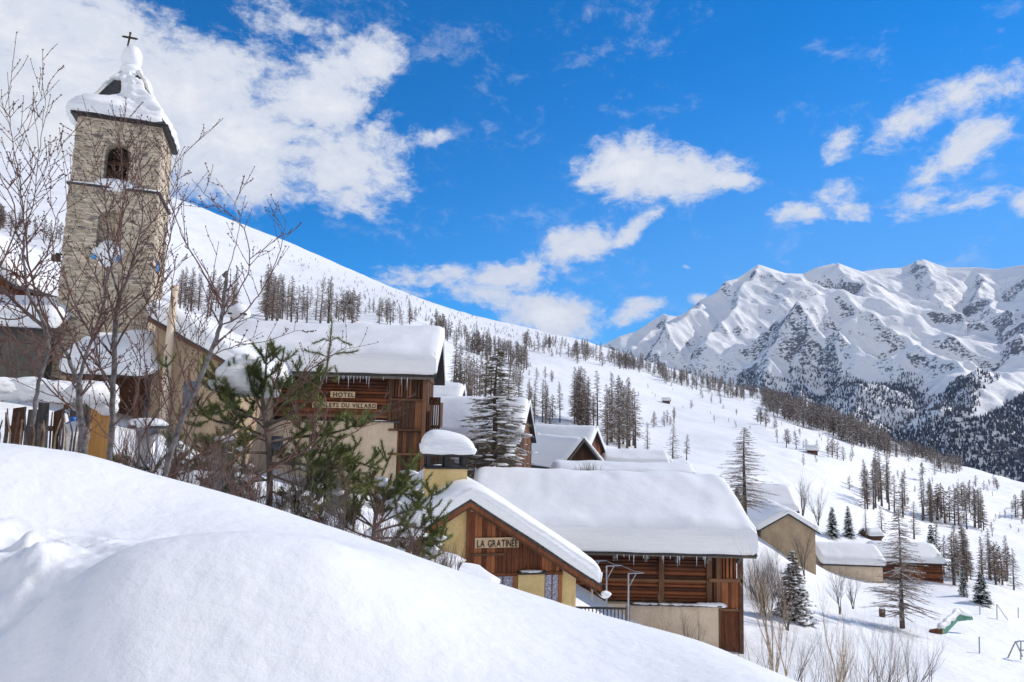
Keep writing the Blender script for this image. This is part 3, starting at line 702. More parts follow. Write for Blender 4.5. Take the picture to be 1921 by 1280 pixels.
    # signs
    def sign(pxa, pxb, py, s, lab, hh, tx0, tx1):
        xa, z = onplane(root, pxa, py, -.06); xb, _ = onplane(root, pxb, py, -.06)
        m = MB(); m.box(xa, xb, -.08, -.03, z-hh/2, z+hh/2); p = m.build('sign_board', 'sign_wood', root)
        text(p, 'lettering', s, tx0+xa if tx0 < 3 else tx0, xb-tx1, z, hh*.72, -.085)
    sign(620, 666, 740, 'HOTEL', '', .36, .16, .04)
    sign(586, 707, 759, 'CHALETS DU VILLARD', '', .34, .06, .04)
    xa, za = onplane(root, 568, 743, -.1); xb, zb2 = onplane(root, 577, 725, -.1)
    m = MB(); m.box(xa, xb, -.14, -.06, za, zb2); m.build('letter_box', 'yellow_paint', root)
hotel()
# ================================================================== big barn on the right
def barn():
    Yf = 35.0; root_p = P(1392, 1235, Yf)
    root = empty('timber_barn', tuple(root_p), 0.0, 'big dark log barn with slatted corner bay and deep snow on its roof', 'barn')
    X = lambda px, py, yl=0: onplane(root, px, py, yl)[0]
    Z = lambda px, py, yl=0: onplane(root, px, py, yl)[1]
    xr = X(1392, 1130); xl = X(1050, 1100); D = 10.5
    ze = Z(1250, 1042); zmid = Z(1260, 1132); xp = X(1346, 1150); xg = X(1337, 1090)
    m = MB(); m.box(xl-2, xp, -.15, .5, -6, zmid-.05); m.box(xl-2, xp-.1, .5, D, -6, zmid-.06); m.build('plaster_wall', 'plaster_beige', root)
    m = MB(); hlogs(m, xl-2, xg-.1, zmid+.03, ze+.3, .22, .20, .18); m.build('log_wall', 'wood_log', root)
    m = MB(); m.box(xl-2, xr-.25, .45, D-.2, zmid, ze+.4); m.box(xp+.3, xr-.6, 1.2, D-.2, -6, zmid); m.build('inner_wall', 'wood_beam', root)
    m = MB()
    for px in (1241, 1331): m.box(X(px, 1090)-.13, X(px, 1090)+.13, -.02, .3, zmid, ze+.2)
    m.box(X(1083, 1100), xg, .02, .2, Z(1260, 1092), Z(1260, 1088)); zs = Z(1365, 1088)
    m.box(xg-.2, xr, -.12, .05, zs-.1, zs+.06); m.box(xr-.17, xr+.03, -.12, .12, -4, ze+.15); m.box(X(1347, 1090)-.1, X(1347, 1090)+.08, -.1, .1, -4, ze+.1); m.box(xg, xr, -.08, .05, Z(1365, 1142)-.1, Z(1365, 1142))
    m.box(xr-.05, xr+.05, -.05, .1, -4, ze)
    m.build('timber_frame', 'wood_beam', root)
    m = MB(); x = X(1350, 1090)
    while x < xr-.2:
        w = .19*rn(.85, 1.1); m.box(x, x+w*.55, -.05, 0, zs, ze+.05); x += w
    m.build('slats', 'wood_board', root)
    m = MB(); vboards(m, xg+.05, xr-.1, Z(1365, 1142), lambda q: zs-.08, .02, .2, rnd=.05); vboards(m, xp+.1, xr-.1, -4, lambda q: Z(1365, 1142)-.12, .05, .22, rnd=.1)
    m.build('vertical_boards', 'wood_board', root)
    m = MB(); y = .3
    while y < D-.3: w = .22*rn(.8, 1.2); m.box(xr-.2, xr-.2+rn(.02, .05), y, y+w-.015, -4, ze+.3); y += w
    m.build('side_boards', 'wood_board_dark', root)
    m = MB(); m.box(X(1180, 1130), xp+.12, -.36, -.1, zmid-.06, zmid+.02); m.build('ledge', 'slate', root)
    m = MB()
    for k in range(16):
        u = random.random()**.6; a = X(1190, 1130)+(xp-X(1190, 1130))*u; m.blob((a, -.25, zmid+.02), (rn(.25, .5), .13, rn(.03, .06)+.07*(u > .8)), k, 10, 5)
    m.build('ledge_snow', 'snow_ground', root, True)
    rid = 2.45; yc = D/2; b_ = (D+1.5)/2; x0 = X(880, 1035, -.75); x1 = X(1421, 1040, -.75); slope = rid/b_; zf0 = Z(1260, 1037, -.75)
    m = MB()
    for sg in (-1, 1): m.prism([(x0, yc, zf0+rid-.13), (x0, yc+sg*b_, zf0-.13), (x0, yc+sg*b_, zf0), (x0, yc, zf0+rid)], (x1-x0, 0, 0))
    m.build('roof', 'dark_edge', root)
    m = MB(); m.box(x0, x1-.05, yc-b_+.03, yc-b_+.11, zf0-.2, zf0-.11); m.build('fascia', 'wood_grey', root)
    for px in (1154, 1214, 1273, 1331, 1390):
        m = MB(); xx = X(px, 1045, -.6); m.box(xx-.1, xx+.1, -.62, .3, zf0-.36, zf0-.16); m.box(xx-.07, xx+.07, -.3, .2, zf0-.56, zf0-.34); m.build('rafter_end', 'wood_grey', root)
    snow_cap(x0, x1+.02, yc-b_-.05, yc+b_+.05, lambda x, y: zf0+rid+.01-slope*abs(y-yc), 1.3, .55, 130, 64, 11, parent=root, edge=.84, amp=.06, bulge=.1, ridge_round=1.5)
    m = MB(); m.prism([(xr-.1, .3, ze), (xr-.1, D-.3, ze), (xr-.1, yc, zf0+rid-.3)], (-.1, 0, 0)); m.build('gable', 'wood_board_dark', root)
    icicles(root, X(1120, 1045, -.75), X(1345, 1045, -.75), zf0-.15, yc-b_, 18, .15, .6)
barn()
# ================================================================== restaurant with the yellow gable
def restaurant():
    rz = 13.0; Yf = 27.0; p = P(878, 932, Yf)
    root = empty('yellow_chalet', (p.x, p.y, P(1081, 1200, Yf+1).z), rz, 'small yellow plaster chalet with brown boarded gable and snowy chimney', 'building')
    X = lambda px, py, yl=0: onplane(root, px, py, yl)[0]
    Z = lambda px, py, yl=0: onplane(root, px, py, yl)[1]
    za = Z(878, 934); xr = X(1082, 1110); zr = Z(1082, 1068); s = (za-zr)/xr; xl = -xr; D = 9.0
    top = lambda x: za-abs(x)*s-.14
    m = MB(); m.prism([(xl, .12, -3), (xr, .12, -3), (xr, .12, top(xr)), (0, .12, top(0)), (xl, .12, top(xl))], (0, D, 0)); m.build('wall', 'plaster_yellow', root)
    xw = X(1056, 1075); zb = Z(1000, 1074)
    m = MB(); vboards(m, .02, xw, zb, lambda q: top(q)-.12, .06, .155, .05); m.build('gable_boards', 'wood_board', root)
    m = MB(); m.box(-.02, .1, -.02, .06, zb, top(.1)-.1); m.box(0, xw, .0, .07, zb-.12, zb); m.box(X(966, 1085)-.06, X(966, 1085)+.06, 0, .08, -3, zb-.12); m.box(X(1052, 1085)-.08, X(1052, 1085)+.06, 0, .08, -3, zb-.12); m.box(.0, .12, .0, .08, -3, zb-.12)
    m.build('window_frames', 'wood_board', root)
    for a, b_ in ((925, 963), (1024, 1049)):
        m = MB(); m.box(X(a, 1090), X(b_, 1090), .07, .10, -3, zb-.12); w = m.build('window', 'curtain', root)
        m = MB(); k = (X(a, 1090)+X(b_, 1090))/2; m.box(k-.02, k+.02, .045, .069, -3, zb-.12); m.build('mullion', 'wood_grey', w)
    m = MB(); m.box(X(972, 1090), X(1021, 1090), -.03, .11, -3, Z(1000, 1078)); m.build('entrance_panel', 'plaster_yellow', root)
    m = MB(); m.box(X(970, 1072), X(1023, 1072), -.3, .0, Z(1000, 1074), Z(1000, 1074)+.07); m.build('canopy', 'dark_edge', root)
    m = MB(); m.blob((X(996, 1072), -.16, Z(1000, 1074)+.075), (.52, .15, .05), 3, 14, 6); m.build('canopy_snow', 'snow_ground', root, True)
    # roof
    ov = .75; xe = xr+.85; yF = -.55; yB = D+.6
    m = MB()
    for sg in (-1, 1): m.prism([(0, yF, za+.02), (sg*xe, yF, za+.02-xe*s), (sg*xe, yF, za-.08-xe*s), (0, yF, za-.08)], (0, yB-yF, 0))
    m.build('roof', 'slate', root)
    for sg in (-1, 1):
        m = MB(); m.prism([(0, yF+.02, za-.09), (sg*xe, yF+.02, za-.09-xe*s), (sg*xe, yF+.02, za-.27-xe*s), (0, yF+.02, za-.27)], (0, .06, 0)); m.build('verge_board', 'wood_board', root)
        m = MB(); m.prism([(0, yF+.25, za-.27), (sg*(xe-.1), yF+.25, za-.27-(xe-.1)*s), (sg*(xe-.1), yF+.25, za-.38-(xe-.1)*s), (0, yF+.25, za-.38)], (0, .08, 0)); m.build('rafter', 'wood_beam', root)
    m = MB()
    for k in range(26):
        u = k/26*xe; m.box(u, u+.19, yF-.05, yF+.1, za+.0-(u+.1)*s, za+.05-(u+.1)*s)
        m.box(-u-.19, -u, yF-.05, yF+.1, za+.0-(u+.1)*s, za+.05-(u+.1)*s)
    m.build('slate_edge', 'slate', root)
    m = MB(); m.tube([(xe-.05, yF-.1, za-.3-xe*s), (xe-.05, yB, za-.3-xe*s)], [.07, .07], 8); m.build('gutter', 'dark_edge', root)
    m = MB(); m.blob((xe+.12, yF-.05, za-.33-xe*s), (.22, .18, .14), 2, 14, 8); m.build('gutter_snow', 'snow_ground', root, True)
    # snow, local frame turned so that the cap's y runs across the ridge
    h = empty('roof_snow', (0, 0, 0), 90); h.parent = root
    def tf(x, y): return 1-.55*np.clip((y-(xe-4.0))/4.0, 0, 1)*(y > 0)*0
    o = snow_cap(yF-.05, yB, -xe-.02, xe+.02, lambda a, b_: za+.03-abs(b_)*s, .80, .5, 70, 70, 21, parent=None, edge=.62, amp=.05, bulge=.07, ridge_round=.6)
    # rotate its vertices: (x, y) -> (-y, x)
    for v in o.data.vertices: a, b_, c = v.co; v.co = (-b_, a, c)
    o.parent = root; bpy.data.objects.remove(h); o.name = 'roof_snow'
    # chimney
    cx0, cx1 = X(799, 905, 1.2), X(876, 905, 1.2); ct = Z(838, 880, 1.2)
    c = MB(); c.box(cx0, cx1, 1.2, 2.3, Z(838, 960, 1.2), ct); ch = c.build('chimney', 'plaster_yellow', root)
    c = MB(); c.box(cx0-.06, cx1+.06, 1.14, 2.36, ct, ct+.06)
    zt = Z(838, 856, 1.2)
    for xx in (cx0+.05, (cx0+cx1)/2-.08, cx1-.2):
        for yy in (1.25, 2.1): c.box(xx, xx+.15, yy, yy+.15, ct+.06, zt)
    c.box(cx0-.12, cx1+.12, 1.05, 2.45, zt, zt+.07); c.build('chimney_cowl', 'dark_edge', ch)
    zc = zt+.08; hc = Z(838, 808, 1.2)-zc
    sn = snow_cap(cx0-.16, cx1+.30, 1.0, 2.5, lambda a, b_: zc, hc, .55, 30, 24, 5, parent=ch, edge=.42, amp=.02, bulge=.06, ridge_round=0,
                  tfun=lambda a, b_: 1.02-.42*np.clip((a-(cx0+.5))/(cx1-cx0), 0, 1)**1.5+0*b_, name='chimney_snow')
    # sign
    xa, z = onplane(root, 891, 1019, -.02); xb, _ = onplane(root, 973, 1019, -.02)
    m = MB(); m.box(xa, xb, -.03, .015, z-.19, z+.19); sb = m.build('sign_board', 'sign_wood', root); text(sb, 'lettering', 'LA GRATIN\u00c9E', xa+.08, xb-.05, z-.02, .27, -.035)
    m = MB(); xa, z = onplane(root, 886, 1042, 0); xb, _ = onplane(root, 945, 1042, 0); m.box(xa, xb, -.03, .03, z-.03, z+.06); m.build('rail', 'wood_beam', root)
    m = MB(); xa, z = onplane(root, 887, 956, 0); m.box(xa-.06, xa+.08, -.04, .03, z-.08, z+.1); m.build('lamp_box', 'pale_trim', root)
restaurant()
# ================================================================== bell tower
def tower():
    rz = 19.5; Yf = 34.0; pl = P(116, 500, Yf)
    W_ = 4.05; base = P(250, 800, Yf+1).z
    root = empty('bell_tower', (pl.x, pl.y, base), rz, 'tall stone bell tower with snow covered pointed roof and iron cross', 'tower')
    X = lambda px, py, yl=0: onplane(root, px, py, yl)[0]
    Z = lambda px, py, yl=0: onplane(root, px, py, yl)[1]
    zt = Z(215, 226); z1 = Z(210, 351); z2 = Z(210, 560)
    inset = .06
    def arch_face(m, x0, x1, z0, z1_, y0, y1, ax, aw, az0, azs):
        """wall slab from y0 to y1 with an arched opening centred on ax, sill az0, spring line azs"""
        r = aw/2; N = 12; d = (0, y1-y0, 0)
        m.prism([(x0, y0, z0), (ax-r, y0, z0), (ax-r, y0, z1_), (x0, y0, z1_)], d); m.prism([(ax+r, y0, z0), (x1, y0, z0), (x1, y0, z1_), (ax+r, y0, z1_)], d)
        m.prism([(ax-r, y0, z0), (ax+r, y0, z0), (ax+r, y0, az0), (ax-r, y0, az0)], d)
        for k in range(N):
            a0 = math.pi-math.pi*k/N; a1 = math.pi-math.pi*(k+1)/N
            xa, xb = ax+r*math.cos(a0), ax+r*math.cos(a1)
            m.prism([(xa, y0, azs+r*math.sin(a0)), (xb, y0, azs+r*math.sin(a1)), (xb, y0, z1_), (xa, y0, z1_)], d)
    # belfry stage
    m = MB(); th = .7; a0, a1 = X(195, 310), X(242, 310); ax = (a0+a1)/2; aw = a1-a0; sill = Z(218, 344); spr = Z(218, 268)-aw/2
    arch_face(m, inset, W_-inset, z1, zt, inset, th, ax, aw, sill, spr); arch_face(m, inset, W_-inset, z1, zt, W_-th, W_-inset, ax-.1, aw, sill, spr)
    m.box(inset, th, th, W_-th, z1, zt); 
    m.box(W_-th, W_-inset, th, W_-th, z1, zt)
    # middle stage with the lower arch (a shallow niche open at its top)
    b0, b1 = X(183, 420), X(229, 420); bx = (b0+b1)/2; bw = b1-b0
    arch_face(m, 0, W_, z2, z1-.1, 0, .6, bx, bw, Z(206, 480), Z(206, 395)-bw/2)
    m.box(0, W_, .6, W_, z2, z1-.1); m.box(0, W_, 0, W_, -3, z2)
    for (cx_, cy_) in ((0, 0), (W_, 0), (W_, W_)):
        z = -1.0
        while z < zt-.3:
            hq = rn(.07, .2); ins = inset if z > z1-.15 else 0; q = rn(.012, .06); l1, l2 = rn(.15, .45), rn(.15, .45); sx_ = 1 if cx_ else -1; sy_ = 1 if cy_ else -1
            xa_, xb_ = sorted((cx_-sx_*ins+sx_*q, cx_-sx_*(ins+l1))); ya_, yb_ = sorted((cy_-sy_*ins+sy_*q, cy_-sy_*(ins+l2)))
            if not (z1-.2 < z < z1+.02): m.box(xa_, xb_, ya_, yb_, z, z+hq-.01)
            z += hq
    for k in range(150):
        z = rn(-.5, zt-.2); ins = inset if z > z1-.1 else 0; w_ = rn(.12, .4); hq = rn(.04, .1)
        if z1-.25 < z < z1+.05: continue
        x = rn(.1, W_-.5)
        if abs(x+w_/2-ax) < aw/2+.3 and z > sill-.1 and z < spr+aw or abs(x+w_/2-bx) < bw/2+.35 and Z(206, 480)-.2 < z < Z(206, 395)+.4: continue
        m.box(x, x+w_, ins-rn(.008, .03), ins+.05, z, z+hq)
        y = rn(.1, W_-.5); m.box(W_-ins-.05, W_-ins+rn(.01, .04), y, y+w_, z, z+hq)
    st = m.build('stone_shaft', 'stone_wall', root)
    m = MB(); e = .13; m.box(-e, W_+e, -e, W_+e, z1-.1, z1); m.build('string_course', 'slate', root)
    m = MB(); m.box(-e, W_+e, -e, .04, z1+.001, z1+.05)
    for k in range(16): m.blob((rn(0, W_), -.05, z1+.04), (rn(.2, .4), .1, rn(.04, .10)), k, 8, 5)
    m.blob((ax, .05, z1+.12), (aw*.75, .25, .34), 6, 14, 8); m.blob((W_, 1.8, z1+.05), (.15, 2, .07), 9, 10, 6)
    m.build('ledge_snow', 'snow_ground', root, True)
    m = MB(); m.blob((bx, .15, Z(206, 478)), (bw*.52, .38, .75), 4, 18, 10, .12); m.blob((bx+.25, -.02, Z(206, 470)), (bw*.42, .2, .32), 5, 14, 8, .2); m.blob((bx-.3, -.05, Z(206, 474)), (bw*.4, .2, .22), 7, 14, 8, .2); m.build('niche_snow', 'snow_ground', root, True)
    m = MB(); m.box(X(172, 482), X(228, 482), -.04, .02, Z(200, 488), Z(200, 472)); m.build('blue_dial', 'blue_paint', root)
    m = MB(); m.box(W_-.01, W_+.04, 1.2, 2.2, Z(280, 500), Z(280, 480)); m.build('blue_dial', 'blue_paint', root)
    # bells
    def bell(x, y, z, s, nm='bell'):
        m = MB(); prof = [(.0, .0), (.18, -.01), (.24, -.10), (.28, -.35), (.34, -.55), (.46, -.74), (.50, -.80), (.44, -.80)]
        n = 16; V = [(x+r*s*math.cos(2*math.pi*k/n), y+r*s*math.sin(2*math.pi*k/n), z+q*s) for r, q in prof for k in range(n)]
        m.add(V, [(i*n+k, i*n+(k+1) % n, (i+1)*n+(k+1) % n, (i+1)*n+k) for i in range(len(prof)-1) for k in range(n)])
        m.tube([(x, y, z-.4*s), (x, y, z-.95*s)], [.03*s, .07*s], 6)
        m.box(x-.55*s, x+.55*s, y-.09, y+.09, z+.0, z+.22*s); return m.build(nm, 'bronze', root, True)
    bell(ax+.08, 1.0, sill+.98, .95); 
    m = MB(); m.box(ax-aw/2-.2, ax+aw/2+.2, .95, 1.15, sill+1.25, sill+1.45); m.box(ax-.4, ax-.28, .9, 1.2, sill, sill+1.5); m.box(ax+.32, ax+.42, .9, 1.2, sill, sill+1.5); m.build('bell_frame', 'wood_beam', root)
    # roof: eaves, slated pyramid, boards, snow
    o = .21; m = MB(); h0 = zt
    m.prism([(-o, -o, h0), (W_+o, -o, h0), (W_+o, W_+o, h0), (-o, W_+o, h0)], (0, 0, .05)); m.build('eaves', 'dark_edge', root)
    m = MB()
    for k in range(22):
        u = -o+k*(W_+2*o)/22; m.box(u, u+.17, -o-.05, -o+.1, h0+.07, h0+.12+rn(0, .02)); m.box(W_+o-.1, W_+o+.05, u, u+.17, h0+.07, h0+.12+rn(0, .02))
    m.build('slate_edge', 'slate', root)
    cx = W_/2; cy = W_/2; ap = Z(236, 122, cy)
    # flared pyramid
    def pyr(R_, z): return [(cx-R_, cy-R_, z), (cx+R_, cy-R_, z), (cx+R_, cy+R_, z), (cx-R_, cy+R_, z)]
    lv = [(W_/2+o, h0+.1), (1.45, h0+1.25), (.12, ap)]
    m = MB(); V = sum([pyr(*l) for l in lv], []); m.add(V, [(i*4+k, i*4+(k+1) % 4, i*4+4+(k+1) % 4, i*4+4+k) for i in range(2) for k in range(4)]+[(8, 9, 10, 11)]); m.build('slate_roof', 'slate', root)
    m = MB(); m.tube([(cx+1.5, cy-1.5, h0+1.28), (cx+.14, cy-.14, ap+.05)], [.07, .07], 5); m.tube([(cx-1.5, cy-1.5, h0+1.28), (cx-.14, cy-.14, ap+.05)], [.07, .07], 5); m.build('hip_board', 'pale_trim', root)
    # snow mantle: radial surface with holes where the slates show
    N, K = 84, 44; Vv = []; 
    def half(z):  # half width of the roof at height z
        if z < h0+1.25: return W_/2+o+(1.45-W_/2-o)*(z-h0-.1)/1.15
        return 1.45+(.12-1.45)*(z-h0-1.25)/(ap-h0-1.25)
    m = MB(); rows = []
    prof = []
    for j in range(K+1):
        t = j/K; z = h0+.1+(ap-h0+.0)*t
        row = []
        for i in range(N):
            a = 2*math.pi*i/N; ca, sa = math.cos(a), math.sin(a)
            k = 1/max(abs(ca), abs(sa)); 
            sq = half(min(z, ap-.02))*(k*.8+.2*min(k, 1.12))
            left = max(0, -ca)
            tk = .05+.80*math.exp(-((t-.17)/.15)**2)*(.45+.9*left)+.16*math.exp(-((t-.55)/.25)**2)
            nz = float(fbm(np.array([a*2.2+5]), np.array([t*7.]), 4, 70)[0]); tk += nz*.42*(1-t*.4)
            if t < .05: tk *= .3+t/.05*.7
            # bare slate window low on the front-left, and a small one near the top right
            h1 = math.exp(-((a-4.12)/.30)**2-((t-.50)/.17)**2)
            h2 = math.exp(-((a-5.2)/.22)**2-((t-.76)/.05)**2)
            h3 = math.exp(-((a-5.5)/.09)**2-((t-.62)/.16)**2)
            h4 = math.exp(-((a-3.95)/.08)**2-((t-.56)/.10)**2)
            tk = tk-(1.5*max(0, h1-.3)/.7+1.2*max(0, h2-.3)/.7+.8*max(0, h3-.3)/.7+1.0*max(0, h4-.3)/.7)
            r_ = max(.02, sq+tk); row.append((cx+r_*ca, cy+r_*sa, z+.05))
        rows.append(row)
    V = sum(rows, []); V.append((cx, cy, ap+.1)); Fs = [(j*N+i, j*N+(i+1) % N, (j+1)*N+(i+1) % N, (j+1)*N+i) for j in range(K) for i in range(N)]+[(K*N+i, K*N+(i+1) % N, len(V)-1) for i in range(N)]
    m.add(V, Fs)
    m.build('roof_snow', 'snow_cap', root, True)
    m = MB(); q = Z(235, 84, cy); q2 = Z(236, 130, cy); hh = (q-q2)/2
    m.blob((cx-.12, cy, (q+q2)/2-.02), (hh*.78, hh*.78, hh*1.02), 3, 24, 16, .07); m.blob((cx-.12, cy, q2-.1), (.62, .62, .36), 8, 20, 10, .08); m.blob((cx-.1, cy, q2-.4), (.68, .6, .45), 12, 20, 10, .1); m.build('snow_ball', 'snow_near', root, True)
    # cross
    m = MB(); ct = Z(244, 60, cy); xc = X(243, 80, cy)
    zc = Z(244, 71, cy); w = .42
    m.tube([(xc-.1, cy, q-.35), (xc, cy, ct-.12)], [.055, .055], 6); m.tube([(xc, cy, ct-.14), (xc, cy, ct-.05), (xc, cy, ct)], [.05, .075, .01], 6)
    m.tube([(xc-w, cy, zc), (xc-w+.1, cy, zc), (xc+w-.1, cy, zc), (xc+w, cy, zc)], [.012, .06, .06, .012], 6); m.tube([(xc-w+.1, cy, zc), (xc+w-.1, cy, zc)], [.055, .055], 6)
    m.build('cross', 'bronze', root)
    # wall lantern at the left edge
    m = MB(); m.box(-.35, 0, .1, .2, Z(112, 478), Z(112, 478)+.1); m.box(-.5, -.15, 0, .3, Z(112, 490), Z(112, 478)); m.build('lantern', 'bronze', root)
tower()

# ================================================================== trees
def larch_mb(h, seed, nb=90, nt=8, wid=.24, lean=.02, twl=.5, tww=.05, bare=.12, seg=3, up=.1, snow=0):
    """bare larch: trunk, drooping whorled limbs and hanging twigs; returns (trunk, crown)"""
    g = random.Random(seed); t = MB(); c = MB(); lx, ly = g.uniform(-lean, lean)*h, g.uniform(-lean, lean)*h
    ax = lambda z: Vector((lx*(z/h)**2+math.sin(z*.8+seed)*.012*h*(z/h), ly*(z/h)**2, z))
    zs = [0, .15*h, .4*h, .7*h, h]; r0 = .014*h+.03
    t.tube([ax(z) for z in zs], [r0*1.25, r0, r0*.72, r0*.4, .01], 6)
    for i in range(nb):
        u = bare+(1-bare)*(i+g.random())/nb; z = u*h; p = ax(z)
        L = h*wid*(max(0.0, 1-u)**.72)*g.uniform(.55, 1.1)*(min(1, (u-bare)/.12+.45))+.12
        a = g.uniform(0, 6.283); d = Vector((math.cos(a), math.sin(a), 0)); pts = [p]; up0 = g.uniform(-.12, .22)+up*(u-.3)
        for k in range(1, seg+1):
            s_ = k/seg; pts.append(p+d*L*s_+Vector((g.uniform(-.04, .04)*L, g.uniform(-.04, .04)*L, L*(up0*s_-.30*s_*s_+.12*s_**4))))
        rb = r0*.28*(1-u*.6); c.tube(pts, [rb*(1-.75*k/seg) for k in range(seg+1)], 3, False)
        for k in range(nt):
            s_ = g.uniform(.15, 1); q = s_*seg; i0 = min(int(q), seg-1); b_ = pts[i0].lerp(pts[i0+1], q-i0)
            aa = a+g.choice((-1, 1))*g.uniform(.4, 1.3); l = twl*L**.5*g.uniform(.4, 1)*(1.15-.6*s_)
            e = b_+Vector((math.cos(aa)*l, math.sin(aa)*l, g.uniform(-.55, .12)*l)); w = Vector((0, 0, tww)) if k % 2 else Vector((-math.sin(aa)*tww, math.cos(aa)*tww, 0))
            c.tri(b_-w*.5, b_+w*.5, e)
    return t, c
def spruce_mb(h, seed, layers=22, per=11, wid=.2, cell=7, snow=.5):
    """spruce: drooping boughs carrying needle sprays, with snow lying on them"""
    g = random.Random(seed); t = MB(); c = MB(); sn = MB()
    t.tube([(0, 0, 0), (0, 0, h*.6), (0, 0, h)], [.016*h+.03, .01*h, .01], 6)
    for j in range(layers):
        u = .06+.94*(j/layers); z = u*h; Lm = h*wid*(1-u)**.85+.12
        for i in range(per if u < .8 else per//2+2):
            a = g.uniform(0, 6.283); L = Lm*g.uniform(.65, 1.15); d = Vector((math.cos(a), math.sin(a), 0)); s_ = Vector((-d.y, d.x, 0)); dr = g.uniform(.25, .5)
            pt = lambda q: Vector((0, 0, z+g.uniform(-.01, .01)*h))+d*L*q+Vector((0, 0, -L*dr*q+L*.16*q**3))
            for k in range(cell):
                q = g.uniform(.15, 1); b_ = pt(q); wl = L*.42*(1.05-q)+.10
                for sg in (-1, 1):
                    e = b_+d*wl*g.uniform(.3, .8)+s_*sg*wl*g.uniform(.5, 1)+Vector((0, 0, -wl*g.uniform(.1, .6))); ww = .045*h**.5
                    c.tri(b_, b_+d*ww*2+Vector((0, 0, -ww)), e)
            e = pt(1.0); c.tri(pt(.1)+s_*.02*h, pt(.1)-s_*.02*h, e)
            if g.random() < snow:
                for q in (g.uniform(.35, .6), g.uniform(.65, .95)):
                    b_ = pt(q)+Vector((0, 0, .03)); r_ = L*.15+.05
                    sn.blob(b_, (r_*g.uniform(.8, 1.5), r_*g.uniform(.6, 1.1), r_*.38), g.randint(0, 99), 6, 4, .2)
    return t, c, sn
def bare_mb(h, seed, stems=3, lv=4, spread=.5, r=.035, up=.65, nk=3, buds=0, n=4):
    g = random.Random(seed); m = MB()
    def grow(p, d, L, r_, k):
        pts = [p]; q = p; dd = d.normalized(); sg = 4 if k > 1 else 3
        for i in range(sg):
            dd = (dd+Vector((g.uniform(-.16, .16), g.uniform(-.16, .16), g.uniform(-.02, .14)*up))).normalized(); q = q+dd*L/sg; pts.append(q)
        rs = [r_*(1-.55*i/sg) for i in range(sg+1)]
        if k <= 0: rs[-1] = r_*.2
        m.tube(pts, rs, n if k > 1 else 3, False)
        if k <= 0: return
        for i in range(nk+(k > 2)):
            j = g.randint(1, sg); a = g.uniform(0, 6.283); u = dd.orthogonal().normalized(); w = dd.cross(u)
            nd = (dd+(u*math.cos(a)+w*math.sin(a))*g.uniform(.45, 1.0)*spread*1.4+Vector((0, 0, up*.4))).normalized()
            grow(pts[j], nd, L*g.uniform(.45, .75), rs[j]*.6, k-1)
        grow(q, dd, L*.7, rs[-1], k-1)
    for s_ in range(stems):
        a = g.uniform(0, 6.283); grow(Vector((math.cos(a)*.05, math.sin(a)*.05, -.1)), Vector((math.cos(a)*spread*.6, math.sin(a)*spread*.6, 1.2)), h*.42*g.uniform(.8, 1.1), r*g.uniform(.7, 1), lv-1)
    return m
def tree_root(name, parts, loc, label, cat, group=None, s=1.0, rz=0, cache={}):
    r = empty(name, loc, rz, label, cat, group); r.scale = (s, s, s)
    for nm, me in parts:
        o = bpy.data.objects.new(nm, me); C.objects.link(o); o.parent = r
    return r
def mesh_of(mb, name, mat, smooth=False):
    o = mb.build(name, mat, None, smooth); me = o.data; bpy.data.objects.remove(o); return me
def single_of(tm, cm, m1, m2, name):
    m = MB(); m.add(tm.v, tm.f); n = len(m.f); m.add(cm.v, cm.f)
    me = bpy.data.meshes.new(name); me.from_pydata(m.v, [], m.f); me.materials.append(MATS[m1]); me.materials.append(MATS[m2])
    me.polygons.foreach_set('material_index', [0]*n+[1]*(len(m.f)-n)); me.update(); return me
BK = 'bark_larch'
LNEAR = []; LMID = []; LFAR = []; SPR = []
for k in range(4):
    t, c = larch_mb(12, 100+k, 150, 12, .20, .02, .42, .035, .12, 3); LNEAR.append([('trunk', mesh_of(t, 'trunk', BK)), ('crown', mesh_of(c, 'crown', ('larch_twigs', 'larch_twigs_rust')[k == 3]))])
for k in range(5):
    t, c = larch_mb(12, 200+k, 105, 14, (.20, .16, .24, .18, .22)[k], .03, .72, .085, (.12, .35, .1, .3, .15)[k], 2); LMID.append([('trunk', mesh_of(t, 'trunk', BK)), ('crown', mesh_of(c, 'crown', ('larch_twigs', 'larch_twigs_rust')[k == 4]))])
for k in range(5):
    t, c = larch_mb(12, 300+k, 58, 9, (.24, .19, .29, .22, .28)[k], .04, .95, .26, (.14, .34, .1, .25, .12)[k], 1); LFAR.append(single_of(t, c, BK, ('larch_twigs', 'larch_twigs_rust')[k == 4], 'larch'))
for k in range(3):
    t, c, sn = spruce_mb(10, 400+k, 24, 12, (.2, .24, .17)[k], 8, .5); SPR.append([('trunk', mesh_of(t, 'trunk', BK)), ('needles', mesh_of(c, 'needles', 'needles_spruce')), ('snow', mesh_of(sn, 'snow', 'snow_ground', True))])
